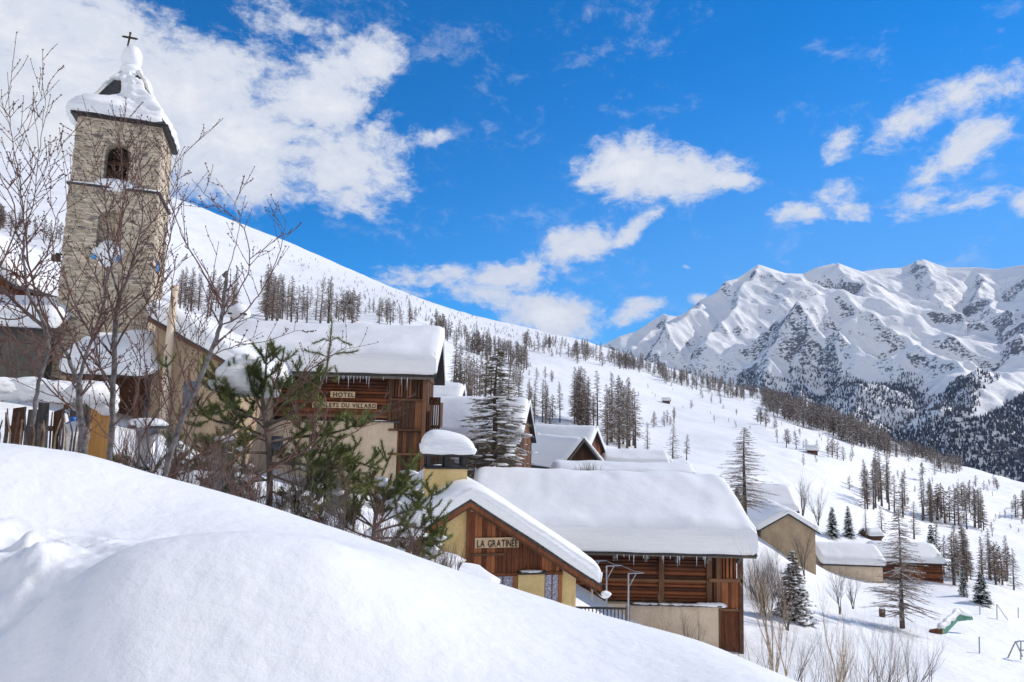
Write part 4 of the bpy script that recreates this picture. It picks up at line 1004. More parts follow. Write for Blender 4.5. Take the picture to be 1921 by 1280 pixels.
# ---- clusters of hillside larches: (n, px0, py0, px1, py1, half height of band, hmin, hmax, place words, kind)
CL = [(26, 330, 572, 440, 596, 14, 11, 15, 'on the slope between the bell tower and the hotel roof'),
 (30, 500, 598, 662, 606, 8, 14, 19, 'in the tall brown grove above the hotel roof'),
 (30, 520, 578, 660, 596, 10, 10, 15, 'in the grove above the hotel roof'),
 (10, 660, 600, 800, 602, 5, 10, 15, 'in the open row right behind the hotel roof ridge'),
 (30, 640, 585, 830, 612, 10, 8, 13, 'in the loose wood above the hotel roof'),
 (110, 820, 622, 985, 690, 17, 9, 14, 'in the long wood right of the hotel roof'),
 (26, 830, 720, 960, 790, 18, 11, 15, 'in the thin stemmed wood right of the hotel'),
 (70, 985, 648, 1140, 676, 12, 11, 17, 'in the skyline wood at the end of the long ridge'),
 (16, 900, 700, 1060, 735, 18, 6, 9, 'standing loose on the open slope beyond the grey barns'),
 (14, 960, 780, 1050, 800, 14, 9, 14, 'between the big snowy larch and the tall grove'),
 (46, 1080, 795, 1200, 850, 18, 12, 18, 'in the tall grove behind the gabled barns'),
 (4, 1010, 790, 1090, 800, 6, 10, 14, 'left of the tall grove behind the barns'),
 (130, 1140, 674, 1290, 720, 9, 12, 17, 'in the dark wood running down the ridge'),
 (190, 1280, 716, 1500, 764, 12, 12, 17, 'in the wood on the lower ridge line'),
 (460, 1430, 756, 1660, 836, 20, 13, 20, 'in the dense brown wood below the mountain'),
 (220, 1580, 816, 1800, 878, 14, 11, 16, 'in the russet wood at the foot of the ridge'),
 (10, 1215, 800, 1330, 770, 12, 4, 7, 'among bushes on the open middle slope'),
 (18, 1300, 740, 1460, 790, 16, 6, 10, 'scattered on the open slope under the ridge wood'),
 (14, 1440, 820, 1600, 860, 16, 5, 9, 'scattered low on the right hand slope'),
 (44, 1625, 945, 1850, 990, 16, 11, 17, 'in the grove at the foot of the snowy shoulder'),
 (20, 1790, 955, 1921, 985, 18, 9, 14, 'in the grove at the right edge of the valley'),
 (10, 1730, 900, 1921, 935, 12, 6, 10, 'on the far shoulder at the right edge'),
 (30, 1740, 1075, 1921, 1105, 10, 5, 9, 'in the thicket right of the timber sheds'),
 (26, 0, 425, 110, 455, 16, 6, 11, 'on the upper slope left of the bell tower')]
cand = []; rg = random.Random(77)
for (n, x0, y0, x1, y1, hw, h0, h1, words) in CL:
    subs = [(rg.random(), rg.uniform(-hw, hw)) for _ in range(max(3, n//7))]; wsp = abs(x1-x0)
    for i in range(n):
        if rg.random() < .8:
            cu, ch_ = rg.choice(subs); u = min(1, max(0, cu+rg.gauss(0, 14)/max(wsp, 30))); px = x0+(x1-x0)*u+rg.uniform(-3, 3); py = y0+(y1-y0)*u+ch_*.8+rg.gauss(0, 4)
        else:
            u = rg.random(); px = x0+(x1-x0)*u+rg.uniform(-6, 6); py = y0+(y1-y0)*u+rg.uniform(-hw, hw)
        p = None
        for q_ in range(10):
            p = hit(px, py+4*q_)
            if p is not None: break
        if p is None: continue
        hgt = (rg.uniform(h0, h1) if rg.random() < .75 else rg.uniform(h0*.5, h0))*.95; cand.append((hgt/p.length, p, hgt, words))
# small saplings dotted over the upper slope
for i in range(460):
    u = rg.random(); px = 430+620*u; sky_ = np.interp(px, [430, 500, 640, 760, 900, 1050, 1130], [408, 440, 505, 548, 594, 630, 642])
    lo = np.interp(px, [430, 600, 800, 1100], [560, 545, 600, 660]); v = rg.random()**.8; py = sky_+4+(lo-sky_)*v*(.4 if px < 520 else 1)
    if px < 560 and rg.random() < .6: continue
    p = hit(px, py)
    if p is None: continue
    cand.append((rg.uniform(1.6, 5)/p.length, p, rg.uniform(1.6, 5.0), 'sapling on the upper snow slope'))
for i in range(150):
    u = rg.random(); px = 1140+780*u; py = np.interp(px, [1140, 1400, 1700, 1920], [690, 775, 900, 1000])+rg.gauss(0, 26)
    p = hit(px, py)
    if p is None: continue
    cand.append((rg.uniform(1.5, 4.5)/p.length, p, rg.uniform(1.5, 4.5), 'sapling on the open right hand slope'))
cand.sort(key=lambda q: -q[0])
ORD = 'first second third fourth fifth sixth seventh eighth ninth tenth eleventh twelfth thirteenth fourteenth fifteenth sixteenth seventeenth eighteenth nineteenth twentieth'.split()
TENS = {20: 'twenty', 30: 'thirty', 40: 'forty', 50: 'fifty', 60: 'sixty', 70: 'seventy', 80: 'eighty', 90: 'ninety'}
def ordw(n): return ORD[n-1] if n <= 20 else (TENS[n//10*10][:-1]+'ieth' if n % 10 == 0 else TENS[n//10*10]+'-'+ORD[n % 10-1])
RANK = {}
for w_ in set(q[3] for q in cand[:295]):
    ix = sorted([i for i, q in enumerate(cand[:295]) if q[3] == w_], key=lambda i: cand[i][1].x/cand[i][1].y)
    for k_, i in enumerate(ix): RANK[i] = ordw(k_+1)
sv, sf, sm_ = [], [], []
def lw(hg, words):
    if words.startswith('sapling'): return 'small bare larch '+words+', '+RANK[i]+' from left'
    return ('tall', 'short')[hg < 11]+' larch, '+RANK[i]+' from left '+words
for i, (ang, p, hg, words) in enumerate(cand):
    k = i % 5; rot = rg.uniform(0, 360); g_ = words.replace('in the ', '').replace('on the ', '')
    if i < 295:
        grp = 'larches '+words
        if ang*F > 75: tree_root('larch', LMID[k], p, lw(hg, words), 'larch', grp, hg/12, rot)
        elif ang*F > 40 and i < 160: tree_root('larch', LMID[k], p, lw(hg, words), 'larch', grp, hg/12, rot)
        else:
            o = bpy.data.objects.new('larch', LFAR[k]); C.objects.link(o); o.location = p; o.rotation_euler.z = rad(rot); s_ = hg/12; wd_ = rg.uniform(.85, 1.5); o.scale = (s_*wd_, s_*wd_, s_)
            tag(o, lw(hg, words), 'larch', grp)
    else:
        me = LFAR[k]; s_ = hg/12; co = np.empty(len(me.vertices)*3); me.vertices.foreach_get('co', co); wd_ = rg.uniform(.9, 1.7); co = co.reshape(-1, 3)*s_*np.array([wd_, wd_, 1])
        a = rad(rot); ca, sa = math.cos(a), math.sin(a); q = np.stack([co[:, 0]*ca-co[:, 1]*sa, co[:, 0]*sa+co[:, 1]*ca, co[:, 2]], 1)+np.array(p)
        sv.append((q, k))
def merge_stuff(name, label, cat, items, meshes, mats):
    m = MB(); mi = []
    tmpl = []
    for me in meshes: tmpl.append(([tuple(pl.vertices) for pl in me.polygons], [pl.material_index for pl in me.polygons]))
    V = []; Fc = []; off = 0
    for q, k in items:
        V.append(q); Fc += [tuple(i+off for i in f) for f in tmpl[k][0]]; mi += [(x and (2 if k == 4 else 1)) for x in tmpl[k][1]]; off += len(q)
    me = bpy.data.meshes.new(name); me.from_pydata(np.concatenate(V).tolist(), [], Fc)
    for mm in mats: me.materials.append(MATS[mm])
    me.polygons.foreach_set('material_index', mi); me.update()
    o = bpy.data.objects.new(name, me); C.objects.link(o); tag(o, label, cat, None, 'stuff'); return o
if sv: merge_stuff('far_larches', 'many tiny bare larches and saplings scattered over the far snow slopes', 'larches', sv, LFAR, [BK, 'larch_twigs', 'larch_twigs_rust'])
# ---- far mountain forest: tiny conifers on the mountain sheet
def inpoly(x, y, poly):
    c = np.zeros(x.shape, bool); n = len(poly); j = n-1
    for i in range(n):
        xi, yi = poly[i]; xj, yj = poly[j]
        c ^= ((yi > y) != (yj > y)) & (x < (xj-xi)*(y-yi)/((yj-yi) or 1e-9)+xi); j = i
    return c
def far_forest():
    cm = np.array(CMI); pts = np.stack([MX, MY, MZ], -1)@cm.T; PX = 960.5+F*pts[..., 0]/-pts[..., 2]; PY = 640-F*pts[..., 1]/-pts[..., 2]
    el = MZ/MR_; vis = np.maximum.accumulate(el, 0) <= el+.002
    polys = [([(1380, 705), (1420, 700), (1500, 690), (1590, 700), (1640, 730), (1700, 700), (1740, 760), (1760, 830), (1640, 860), (1500, 800), (1380, 750)], .62, 1),
     ([(1480, 650), (1600, 650), (1720, 700), (1760, 760), (1640, 760), (1480, 740)], .30, 1),
     ([(1735, 795), (1760, 750), (1800, 708), (1840, 720), (1835, 760), (1810, 800), (1750, 830)], .95, 1),
     ([(1600, 815), (1700, 815), (1750, 800), (1800, 795), (1850, 780), (1880, 765), (1921, 740), (2200, 650), (2300, 1200), (1500, 1200), (1560, 850)], 1.3, 2),
     ([(1790, 720), (1921, 650), (1921, 690), (1820, 740)], .35, 1)]
    rgn = np.random.default_rng(4); items = []; V = []; Fc = []; mi = []; off = 0
    dens = fbm(MX/260, MY/260, 4, 90)*.9
    for poly, pr, mt in polys:
        ok = vis & inpoly(PX, PY, poly) & ((dens+pr*1.1-.35) > 0)
        idx = np.argwhere(ok); area = (mr[1]-mr[0])*(MR_[ok]*(mc[1]-mc[0])/F)
        nn = rgn.poisson(np.clip(area*(.0100 if mt == 1 else .0150)*pr, 0, 8))
        for (i, j), k in zip(idx, nn):
            for _ in range(k):
                x = MX[i, j]+rgn.uniform(-8, 8)*1.2; y = MY[i, j]+rgn.uniform(-7, 7); V.append((x, y, MZ[i, j]-1.5, rgn.uniform(11, 21), rgn.random() < (.35 if mt == 1 else .12)))
    V = np.array(V); n = len(V); print('far forest trees', n)
    sides = 5; rg2 = np.random.default_rng(8); a0 = rg2.uniform(0, 6.28, n)
    P_ = []; 
    for lvl, (z0, rr_, top) in enumerate(((.08, .20, .62), (.42, .14, 1.0))):
        for k in range(sides):
            a = a0+lvl*.6+2*math.pi*k/sides; jit = rg2.uniform(.7, 1.25, n)
            P_.append(np.stack([V[:, 0]+np.cos(a)*V[:, 3]*rr_*jit, V[:, 1]+np.sin(a)*V[:, 3]*rr_*jit, V[:, 2]+V[:, 3]*z0*rg2.uniform(.7, 1.2, n)], 1))
        P_.append(np.stack([V[:, 0], V[:, 1], V[:, 2]+V[:, 3]*top], 1))
    PP = np.stack(P_, 1); per = PP.shape[1]; PP = PP.reshape(-1, 3)
    base = np.arange(n)*per; tri = []
    for lvl in range(2):
        o = lvl*(sides+1)
        for k in range(sides): tri.append(np.stack([base+o+k, base+o+(k+1) % sides, base+o+sides], 1))
    T = np.stack(tri, 1).reshape(-1, 3); mi = np.repeat(V[:, 4].astype(int), 2*sides)
    me = bpy.data.meshes.new('mountain_forest'); me.vertices.add(len(PP)); me.vertices.foreach_set('co', PP.reshape(-1).astype(np.float32))
    me.loops.add(T.size); me.loops.foreach_set('vertex_index', T.reshape(-1).astype(np.int32)); me.polygons.add(len(T)); me.polygons.foreach_set('loop_start', (np.arange(len(T))*3).astype(np.int32))
    me.materials.append(MATS['forest_far']); me.materials.append(MATS['forest_brown']); me.polygons.foreach_set('material_index', mi.astype(np.int32)); me.update(calc_edges=True)
    o = bpy.data.objects.new('mountain_forest', me); C.objects.link(o); tag(o, 'dark bluish conifer forest covering the lower mountain side', 'forest', None, 'stuff')
MR_ = np.hypot(MX, MY)
far_forest()
# ---- village trees placed one by one: (kind, base px, base py, top py, distance hint, label)
def one(kind, px, py, ptop, label, k=0, r=None, cat='larch', group=None, sx=1.0, name='larch', rz=None):
    if r is None:
        p = hit(px, py)
    else:
        d = ray(px, py); p = d*(r/math.hypot(d.x, d.y))
    Yd = p.y; hgt = P(px, ptop, Yd).z-p.z; parts, h0 = kind
    o = tree_root(name, parts, p, label, cat, group, hgt/h0, rg.uniform(0, 360) if rz is None else rz); o.scale = (hgt/h0*sx, hgt/h0*sx, hgt/h0); return o
N = lambda k: (LNEAR[k], 12); S = lambda k: (SPR[k], 10); Md = lambda k: (LMID[k], 12)
t, c = larch_mb(12, 901, 250, 36, .30, .02, .46, .034, .10, 4); WIDE = ([('trunk', mesh_of(t, 'trunk', BK)), ('crown', mesh_of(c, 'crown', 'larch_twigs'))], 12)
one(WIDE, 1397, 968, 802, 'wide bare larch standing behind the big log barn', cat='larch', r=62, sx=1.5)
one(WIDE, 1693, 1178, 955, 'tall thin bare larch standing alone in front of the timber shed', sx=1.15, r=64)
one(Md(0), 1215, 850, 792, 'slim bare larch alone right of the tall grove')
one(Md(2), 1262, 868, 795, 'bare larch pair, taller left one, behind the long snow roof', sx=1.2)
one(Md(3), 1288, 868, 815, 'bare larch pair, shorter right one, behind the long snow roof', sx=1.3)
one(Md(1), 1858, 1065, 1013, 'brown bushy larch alone on the white slope at the right', sx=1.5)
one(S(0), 1562, 1010, 950, 'snowy spruce with broad skirt behind the long shed roof', cat='spruce', name='spruce', sx=1.3)
one(S(1), 1592, 1010, 948, 'dark pointed spruce behind the long shed roof', cat='spruce', name='spruce')
one(S(2), 1750, 1085, 982, 'tall snow dusted spruce at the right end of the timber shed', cat='spruce', name='spruce', sx=1.1)
one(S(1), 1842, 1135, 1073, 'small snow laden spruce beside the sports ground', cat='spruce', name='spruce', sx=1.5)
one(S(2), 1808, 1120, 1060, 'narrow dark spruce left of the snow laden one', cat='spruce', name='spruce')
one(N(0), 1625, 1010, 945, 'slender larch between spruces behind the shed roof')
one(Md(4), 1655, 1012, 952, 'rounded bare larch behind the timber shed roof', sx=1.4)
one(Md(2), 1790, 1098, 1000, 'brown larch right of the tall snow dusted spruce', sx=1.5)
one(Md(0), 1715, 1012, 940, 'brown larch rising behind the timber shed roof', sx=1.2)
# big snow-laden larch beside the hotel
t, c = larch_mb(12, 77, 260, 34, .28, .01, .62, .05, .06, 4, up=.15)
g = random.Random(3); sn = MB()
for i in range(150):
    u = g.uniform(.0, .75)**1.1; z = 12*(.1+.85*u*1.0); L = 12*.27*(1-z/12)**.8*g.uniform(.35, 1); a = g.uniform(0, 6.283); r_ = g.uniform(.12, .32)
    sn.blob((math.cos(a)*L, math.sin(a)*L, z-.22*L+.05), (r_*1.4, r_, r_*.35), i, 7, 4, .3)
one(([('trunk', mesh_of(t, 'trunk', BK)), ('crown', mesh_of(c, 'crown', 'larch_snowy')), ('snow', mesh_of(sn, 'snow', 'snow_ground', True))], 12), 925, 930, 655, 'big dark larch heavy with snow between hotel and grey barns', r=44, sx=1.45)
# mid-ground shrubs and bare trees on the right
def bare(px, py, ptop, r, label, seed, mat='twig_red', stems=3, lv=5, spread=.5, rr=.03, cat='bare tree', name='bare_tree', nk=3, group=None, up=.65, lower=None):
    d = ray(px, py); p = d*(r/math.hypot(d.x, d.y)); h = P(px, ptop, p.y).z-p.z
    m = bare_mb(h, seed, stems, lv, spread, rr, up, nk); zmax = max(v[2] for v in m.v); k = h/zmax; m.v = [(a*k, b*k, c*k) for a, b, c in m.v]
    o = m.build(name, mat); o.location = p; tag(o, label, cat, group); return o
bare(1505, 975, 878, 92, 'feathery grey bare tree, left one behind the beige gabled house', 1, 'bark_larch', 3, 5, .45, .09, nk=3)
bare(1510, 1085, 950, 74, 'tall thin leafless tree at the right corner of the beige house', 35, 'bark_larch', 3, 5, .4, .06, nk=3)
bare(1535, 985, 892, 96, 'feathery grey bare tree, right one behind the beige gabled house', 2, 'bark_larch', 3, 5, .45, .09, nk=3)
bare(1440, 1180, 985, 48, 'dense brown leafless tree in front of the beige gabled house', 3, 'bark_larch', 5, 5, .55, .07, nk=4)
bare(1480, 1190, 1010, 46, 'tangled leafless tree right of the big log barn corner', 4, 'bark_larch', 4, 5, .55, .06, nk=3)
bare(1420, 1190, 990, 52, 'dense leafless tree half hidden by the snow roof corner of the big log barn', 33, 'bark_larch', 5, 5, .6, .06, nk=4)
bare(1462, 1175, 1000, 56, 'leafless tree with many fine branches before the beige wall', 34, 'bark_birch', 5, 5, .6, .05, nk=4)
bare(1575, 1150, 1040, 55, 'small round leafless tree below the long white shed', 5, 'bark_larch', 3, 5, .5, .05, nk=3)
bare(1600, 1140, 1060, 57, 'spindly leafless tree below the timber shed', 6, 'bark_larch', 2, 5, .45, .05, nk=3)
t, c, sn = spruce_mb(10, 447, 26, 12, .24, 9, .95)
one(([('trunk', mesh_of(t, 'trunk', BK)), ('needles', mesh_of(c, 'needles', 'larch_snowy')), ('snow', mesh_of(sn, 'snow', 'snow_ground', True))], 10), 1490, 1180, 1030, 'dark snowy spruce among the leafless trees near the barn corner', cat='spruce', name='spruce', r=50, sx=1.2)
bare(1462, 1330, 1000, 17, 'slender birch with tan trunk nearest to the barn corner', 11, 'bark_birch', 1, 5, .12, .05, cat='birch', name='birch', up=1.0)
bare(1490, 1330, 1040, 18, 'thin pale birch just right of the tan trunked one', 12, 'bark_birch', 1, 5, .12, .032, cat='birch', name='birch', up=1.0)
bare(1572, 1340, 1060, 16, 'forked thin birch with open twigs in the bottom right', 13, 'bark_birch', 2, 5, .25, .03, cat='birch', name='birch', up=.9)
bare(1640, 1360, 1130, 16, 'low leafless sapling with reddish twigs at the bottom edge', 14, 'twig_red', 3, 5, .5, .02)
bare(1700, 1360, 1160, 17, 'small leafless sapling farthest right at the bottom edge', 15, 'twig_red', 2, 4, .5, .016)
for i in range(18):
    px = 1375+i*19+rg.uniform(-8, 8); bare(px, 1340, rg.uniform(1105, 1210), rg.uniform(13, 20), 'leafless shrub, '+ordw(i+1)+' from left in the thicket below the barn corner', 60+i, ('twig_red', 'bark_birch', 'bark_grey')[i % 3], 2, 4, .4, .011, cat='shrub', name='shrub', group='leafless shrubs below the barn', nk=2)
for i, (px, py, pt_) in enumerate(((1250, 1230, 1100), (1215, 1210, 1120), (1300, 1240, 1130))):
    bare(px, py, pt_, 16+i, ('straw coloured shrub against the barn plaster wall', 'straw coloured twigs left of the tallest barn shrub', 'reddish shrub before the lower barn wall')[i], 90+i, ('bark_birch', 'bark_birch', 'twig_red')[i], 4, 4, .5, .014, cat='shrub', name='shrub')
for i, (px, py, pt_, r) in enumerate(((1100, 905, 850, 45), (1115, 905, 862, 44), (1085, 905, 868, 45))):
    bare(px, py, pt_, r, ('middle bushy', 'rightmost bushy', 'leftmost bushy')[i]+' leafless shrub behind the barn roof ridge', 120+i, 'bark_larch', 5, 4, .6, .04, cat='shrub', name='shrub', group='shrubs behind the barn ridge')

# ================================================================== the rest of the village
def at(px, py, Y): return tuple(P(px, py, Y))
def vh(name, label, cat, px, pyeave, Y, rz, L, Wd, rise, t, **k):
    """house() placed by the photo point of its front eave centre"""
    p = P(px, pyeave, Y); gz = p.z-3.2
    return house(name, label, cat, (p.x, p.y+0*Wd, gz), rz, L, Wd, 3.2, rise, t, **k)
vh('small_barn', 'little brown gabled barn under thick snow, tucked right behind the hotel', 'barn', 808, 766, 64, -4, 5.4, 4.6, 1.7, .95, wall='wood_board_dark', gable_mat='wood_board_dark', over=.4, seed=31, edge=.7)
h = vh('grey_barn', 'wide snow roofed barn behind the big snowy larch', 'barn', 885, 826, 56, -10, 8.6, 8.0, 2.9, .8, wall='wood_grey', gable_mat='wood_board_dark', over=.4, seed=32)
h = vh('log_barn', 'log barn with orange boarded gable end and thick snow roof', 'barn', 1050, 846, 80, -26, 8.2, 5.6, 2.3, .95, wall='wood_log', gable_mat='wood_fresh_dark' if False else 'wood_board', over=.45, seed=33, edge=.75, snowR=.5)
m = MB(); hlogs(m, -4.1, 4.1, .2, 3.1, -2.82, .3, .2); m.build('log_courses', 'wood_log', h)
h = vh('gabled_shed', 'low shed with open triangular gable turned toward the barn roof', 'shed', 1050, 868, 70, -62, 6.6, 4.6, 2.5, .55, wall='wood_board_dark', gable_mat='wood_board_dark', over=.45, overx=1.0, seed=34, snowR=.4)
m = MB()
for sg in (-1, 1): m.prism([(4.32, 0, 5.72), (4.32, sg*2.8, 2.72), (4.32, sg*2.8, 2.52), (4.32, 0, 5.52)], (.08, 0, 0))
m.build('bargeboard', 'wood_grey', h)
vh('long_shed', 'long low shed wholly under snow with sharp right end', 'shed', 1188, 879, 82, -2, 7.0, 5.0, 1.1, 1.2, wall='wood_grey', over=.3, seed=35, edge=.8, snowR=.45)
vh('lean_to', 'narrow snow capped lean-to at the right end of the long shed', 'shed', 1247, 880, 83, -2, .9, 4.2, .8, 1.1, wall='wood_grey', over=.15, seed=36, edge=.7, snowR=.3)
vh('low_annex', 'lowest rounded snow covered annex right of the lean-to', 'shed', 1272, 884, 83, -2, 2.2, 4.2, .5, .9, wall='wood_grey', over=.15, seed=37, snowR=.5)
vh('cow_shed', 'very long snow buried roof between log barn and big barn ridge', 'shed', 1165, 902, 60, 0, 11.5, 5.5, .55, 1.0, wall='wood_grey', over=.3, seed=38, snowR=.7, edge=.6)
h = vh('beige_house', 'beige plaster house with snowy gable seen among bare trees', 'house', 1457, 984, 84, 84, 9.0, 6.0, 1.8, .75, wall='plaster_tan', over=.45, seed=39, snowR=.45)
h = vh('stone_house', 'snow covered house with chimney behind the beige house', 'house', 1432, 950, 93, -4, 6.0, 7.0, 2.4, .7, wall='plaster_tan', over=.4, seed=40)
m = MB(); m.box(2.3, 3.2, -1.2, -.4, 3.0, 4.5); c_ = m.build('chimney', 'stone_wall', h); m = MB(); m.blob((2.75, -.8, 4.75), (.65, .6, .5), 2, 14, 8, .08); m.build('chimney_snow', 'snow_ground', c_, True)
vh('white_shed', 'long pale walled shed with smooth snow roof, left of the timber shed', 'shed', 1582, 1050, 94, -3, 7.6, 5.6, 1.5, .8, wall='plaster_beige', over=.4, seed=41, edge=.7)
h = vh('timber_shed', 'brown timber shed with patchy snow roof behind the lone thin larch', 'shed', 1690, 1046, 97, -3, 7.8, 6.0, 1.7, .55, wall='wood_log', over=.4, seed=42)
m = MB(); hlogs(m, -3.9, 3.9, 0, 3.1, -3.0, .28, .2); m.build('log_courses', 'wood_log', h)
m = MB(); m.box(-2.4, -1.6, -3.16, -3.1, 1.7, 2.5); m.build('window', 'pale_trim', h); m = MB(); m.box(.2, 1.3, -3.16, -3.1, .2, 2.6); m.build('door', 'wood_board', h)
h = vh('garden_hut', 'tiny snow covered hut among the spruces behind the white shed', 'hut', 1634, 1003, 125, 10, 2.4, 2.4, .9, .5, wall='wood_board_dark', over=.3, seed=43, nx=20, ny=16, snowR=.3)
for (px, py, s_, lab) in ((1250, 757, 3.4, 'tiny dark hut alone on the open slope below the ridge wood'), (1524, 852, 3.0, 'tiny half buried hut on the right hand slope')):
    p = hit(px, py); house('mountain_hut', lab, 'hut', (p.x, p.y, p.z-.8), -20, s_*1.2, s_*.9, 2.2, 1.6, .6, wall='wood_board_dark', over=.4, seed=50, nx=16, ny=14, depth=3, snowR=.4)
# ---- house with pipe chimney right of the tower
def pipe_house():
    Y0 = 33.0; p = P(465, 705, Y0); root = empty('pink_house', (p.x, p.y, p.z-4), 2.0, 'pale pinkish plaster house wing with lumpy snow roof right of the bell tower', 'house')
    X = lambda px, py, yl=0: onplane(root, px, py, yl)[0]; Z = lambda px, py, yl=0: onplane(root, px, py, yl)[1]
    xa, xb = X(291, 620), X(464, 700); za, zb = Z(291, 604), Z(464, 704); s_ = (zb-za)/(xb-xa); D = 6
    f = lambda x: za+s_*(x-xa)
    m = MB(); m.prism([(xa, 0, -4), (xb-.5, 0, -4), (xb-.5, 0, f(xb-.5)), (xa, 0, f(xa))], (0, D, 0)); m.build('wall', 'plaster_tan', root)
    m = MB(); m.prism([(xa-.2, -.4, f(xa-.2)), (xb+.15, -.4, f(xb+.15)), (xb+.15, -.4, f(xb+.15)+.13), (xa-.2, -.4, f(xa-.2)+.13)], (0, D+.6, 0)); m.build('roof', 'slate', root)
    m = MB(); m.prism([(xa-.2, -.44, f(xa-.2)-.12), (xb+.15, -.44, f(xb+.15)-.12), (xb+.15, -.44, f(xb+.15)+.02), (xa-.2, -.44, f(xa-.2)+.02)], (0, .08, 0)); m.build('verge_board', 'wood_beam', root)
    snow_cap(xa-.25, xb+.5, -.4, D+.2, lambda x, y: f(x)+.15, .95, .55, 50, 40, 61, parent=root, amp=.16, edge=.55, bulge=.15, ridge_round=0)
    m = MB(); m.box(X(345, 720), X(372, 720), -.03, .02, Z(350, 760), Z(350, 715)); w = m.build('window', 'glass', root); m = MB(); m.box(X(342, 720), X(375, 720), -.09, -.03, Z(350, 762)-.08, Z(350, 762)); m.build('sill', 'pale_trim', w)
    x0 = X(321, 620, -.5); m = MB(); m.tube([(x0-.05, -.55, -4), (x0-.03, -.55, Z(320, 660, -.5)), (x0+.05, -.55, Z(325, 540, -.5))], [.19, .19, .15], 10); m.tube([(x0+.04, -.55, Z(325, 545, -.5)), (x0+.05, -.55, Z(325, 536, -.5))], [.19, .19], 10); m.build('chimney_pipe', 'plaster_beige', root, True)
pipe_house()
def porch():
    Y0 = 31.2; p = P(120, 700, Y0); root = empty('porch', (p.x, p.y, p.z-2.6), 17.0, 'snow laden lean-to porch at the foot of the bell tower', 'porch')
    X = lambda px, py, yl=0: onplane(root, px, py, yl)[0]; Z = lambda px, py, yl=0: onplane(root, px, py, yl)[1]
    xa, xb = X(118, 700), X(283, 700); z0 = Z(180, 702); m = MB()
    m.prism([(xa, -.2, z0-.12), (xa, 3.1, z0+1.3), (xa, 3.1, z0+1.42), (xa, -.2, z0)], (xb-xa, 0, 0)); m.build('roof', 'dark_edge', root)
    for x in (xa+.15, (xa+xb)/2, xb-.6): m = MB(); m.box(x, x+.16, 0, .16, -1, z0-.12); m.build('post', 'wood_beam', root)
    m = MB(); m.box(xa, xb-.7, 2.6, 2.7, -1, z0+1); m.build('back_wall', 'wood_board_dark', root)
    snow_cap(xa-.1, xb+.1, -.3, 3.0, lambda x, y: z0+.02+.43*(y+.2), 1.25, .9, 44, 36, 71, parent=root, amp=.16, edge=.4, bulge=.2, ridge_round=0)
porch()
# ---- houses at the left edge
h = vh('wooden_chalet', 'orange boarded chalet with windows at the left picture edge', 'chalet', -30, 548, 41, 93, 8, 8.2, 3.0, .9, wall='wood_board', gable_mat='wood_board', over=.6, seed=81)
for (y0, z0) in ((-2.9, 1.2), (-1.3, 1.2), (-2.9, 3.0)):
    m = MB(); m.box(-4.16, -4.08, y0, y0+1.0, z0, z0+1.2); w = m.build('window', 'glass', h); m = MB()
    m.box(-4.22, -4.1, y0-.08, y0, z0-.08, z0+1.28); m.box(-4.22, -4.1, y0+1.0, y0+1.08, z0-.08, z0+1.28); m.box(-4.22, -4.1, y0, y0+1, z0-.08, z0); m.box(-4.22, -4.1, y0, y0+1, z0+1.2, z0+1.28); m.box(-4.2, -4.11, y0+.47, y0+.53, z0, z0+1.2); m.build('frame', 'wood_fresh', w)
m = MB(); m.box(-5.0, -4.1, -4, 3.6, .55, .7)
for k in range(14): m.box(-5.0, -4.92, -4+k*.55, -3.9+k*.55, .7, 1.5)
m.box(-5.02, -4.9, -4, 3.6, 1.5, 1.62); m.build('balcony', 'wood_fresh', h)
h = vh('low_house', 'low house with heavy snow roof left of the bell tower', 'house', -10, 622, 35, 12, 7.0, 5.0, 1.0, .95, wall='wood_grey', over=.5, seed=82, edge=.6)
# ---- fence, planks and odds and ends behind the drift
def near(px, py, r):
    d = ray(px, py); return d*(r/math.hypot(d.x, d.y))
random.seed(12)
p = near(103, 850, 9.6); fr = empty('board_fence', tuple(p), 35, 'weathered dark board fence behind the snow drift', 'fence')
for i in range(7):
    m = MB(); w = rn(.10, .15); hgt = P(100, rn(742, 775), p.y).z-p.z; a = rn(-.05, .05); x = -.45+i*.14
    m.prism([(x, 0, -.3), (x+w, 0, -.3), (x+w+a, rn(-.03, .03), hgt), (x+a, rn(-.03, .03), hgt+rn(-.05, .02))], (0, .025, 0)); m.build('board', 'wood_grey' if i % 3 else 'wood_board_dark', fr)
m = MB(); m.box(-.45, .55, .03, .07, .25, .31); m.build('rail', 'wood_grey', fr)
m = MB()
for i in range(5): m.blob((-.35+i*.2, .05, .72+rn(-.05, .06)), (.16, .16, .10), i, 12, 8, .2)
m.build('fence_snow', 'snow_ground', fr, True)
p = near(35, 850, 8.6); fr = empty('wattle_fence', tuple(p), 25, 'rough fence of thin brown stakes at the left edge', 'fence')
for i in range(46):
    m = MB(); x = -.85+i*.032; hgt = P(30, rn(762, 800), p.y).z-p.z; m.tube([(x, 0, -.3), (x+rn(-.02, .02), rn(-.04, .04), hgt*.5), (x+rn(-.05, .05), rn(-.05, .05), hgt)], [.011, .010, .006], 5); m.build('stake', ('bark_birch', 'bark_grey', 'twig_red')[i % 3], fr)
m = MB()
for i in range(6): m.blob((-.7+i*.25, .1, .62+rn(-.04, .05)), (.22, .25, .12), 20+i, 12, 8, .2)
m.build('fence_snow', 'snow_ground', fr, True)
p = near(178, 856, 9.0); fr = empty('plank_stack', tuple(p), 10, 'upright fresh orange planks topped with snow between the bare trunks', 'planks')
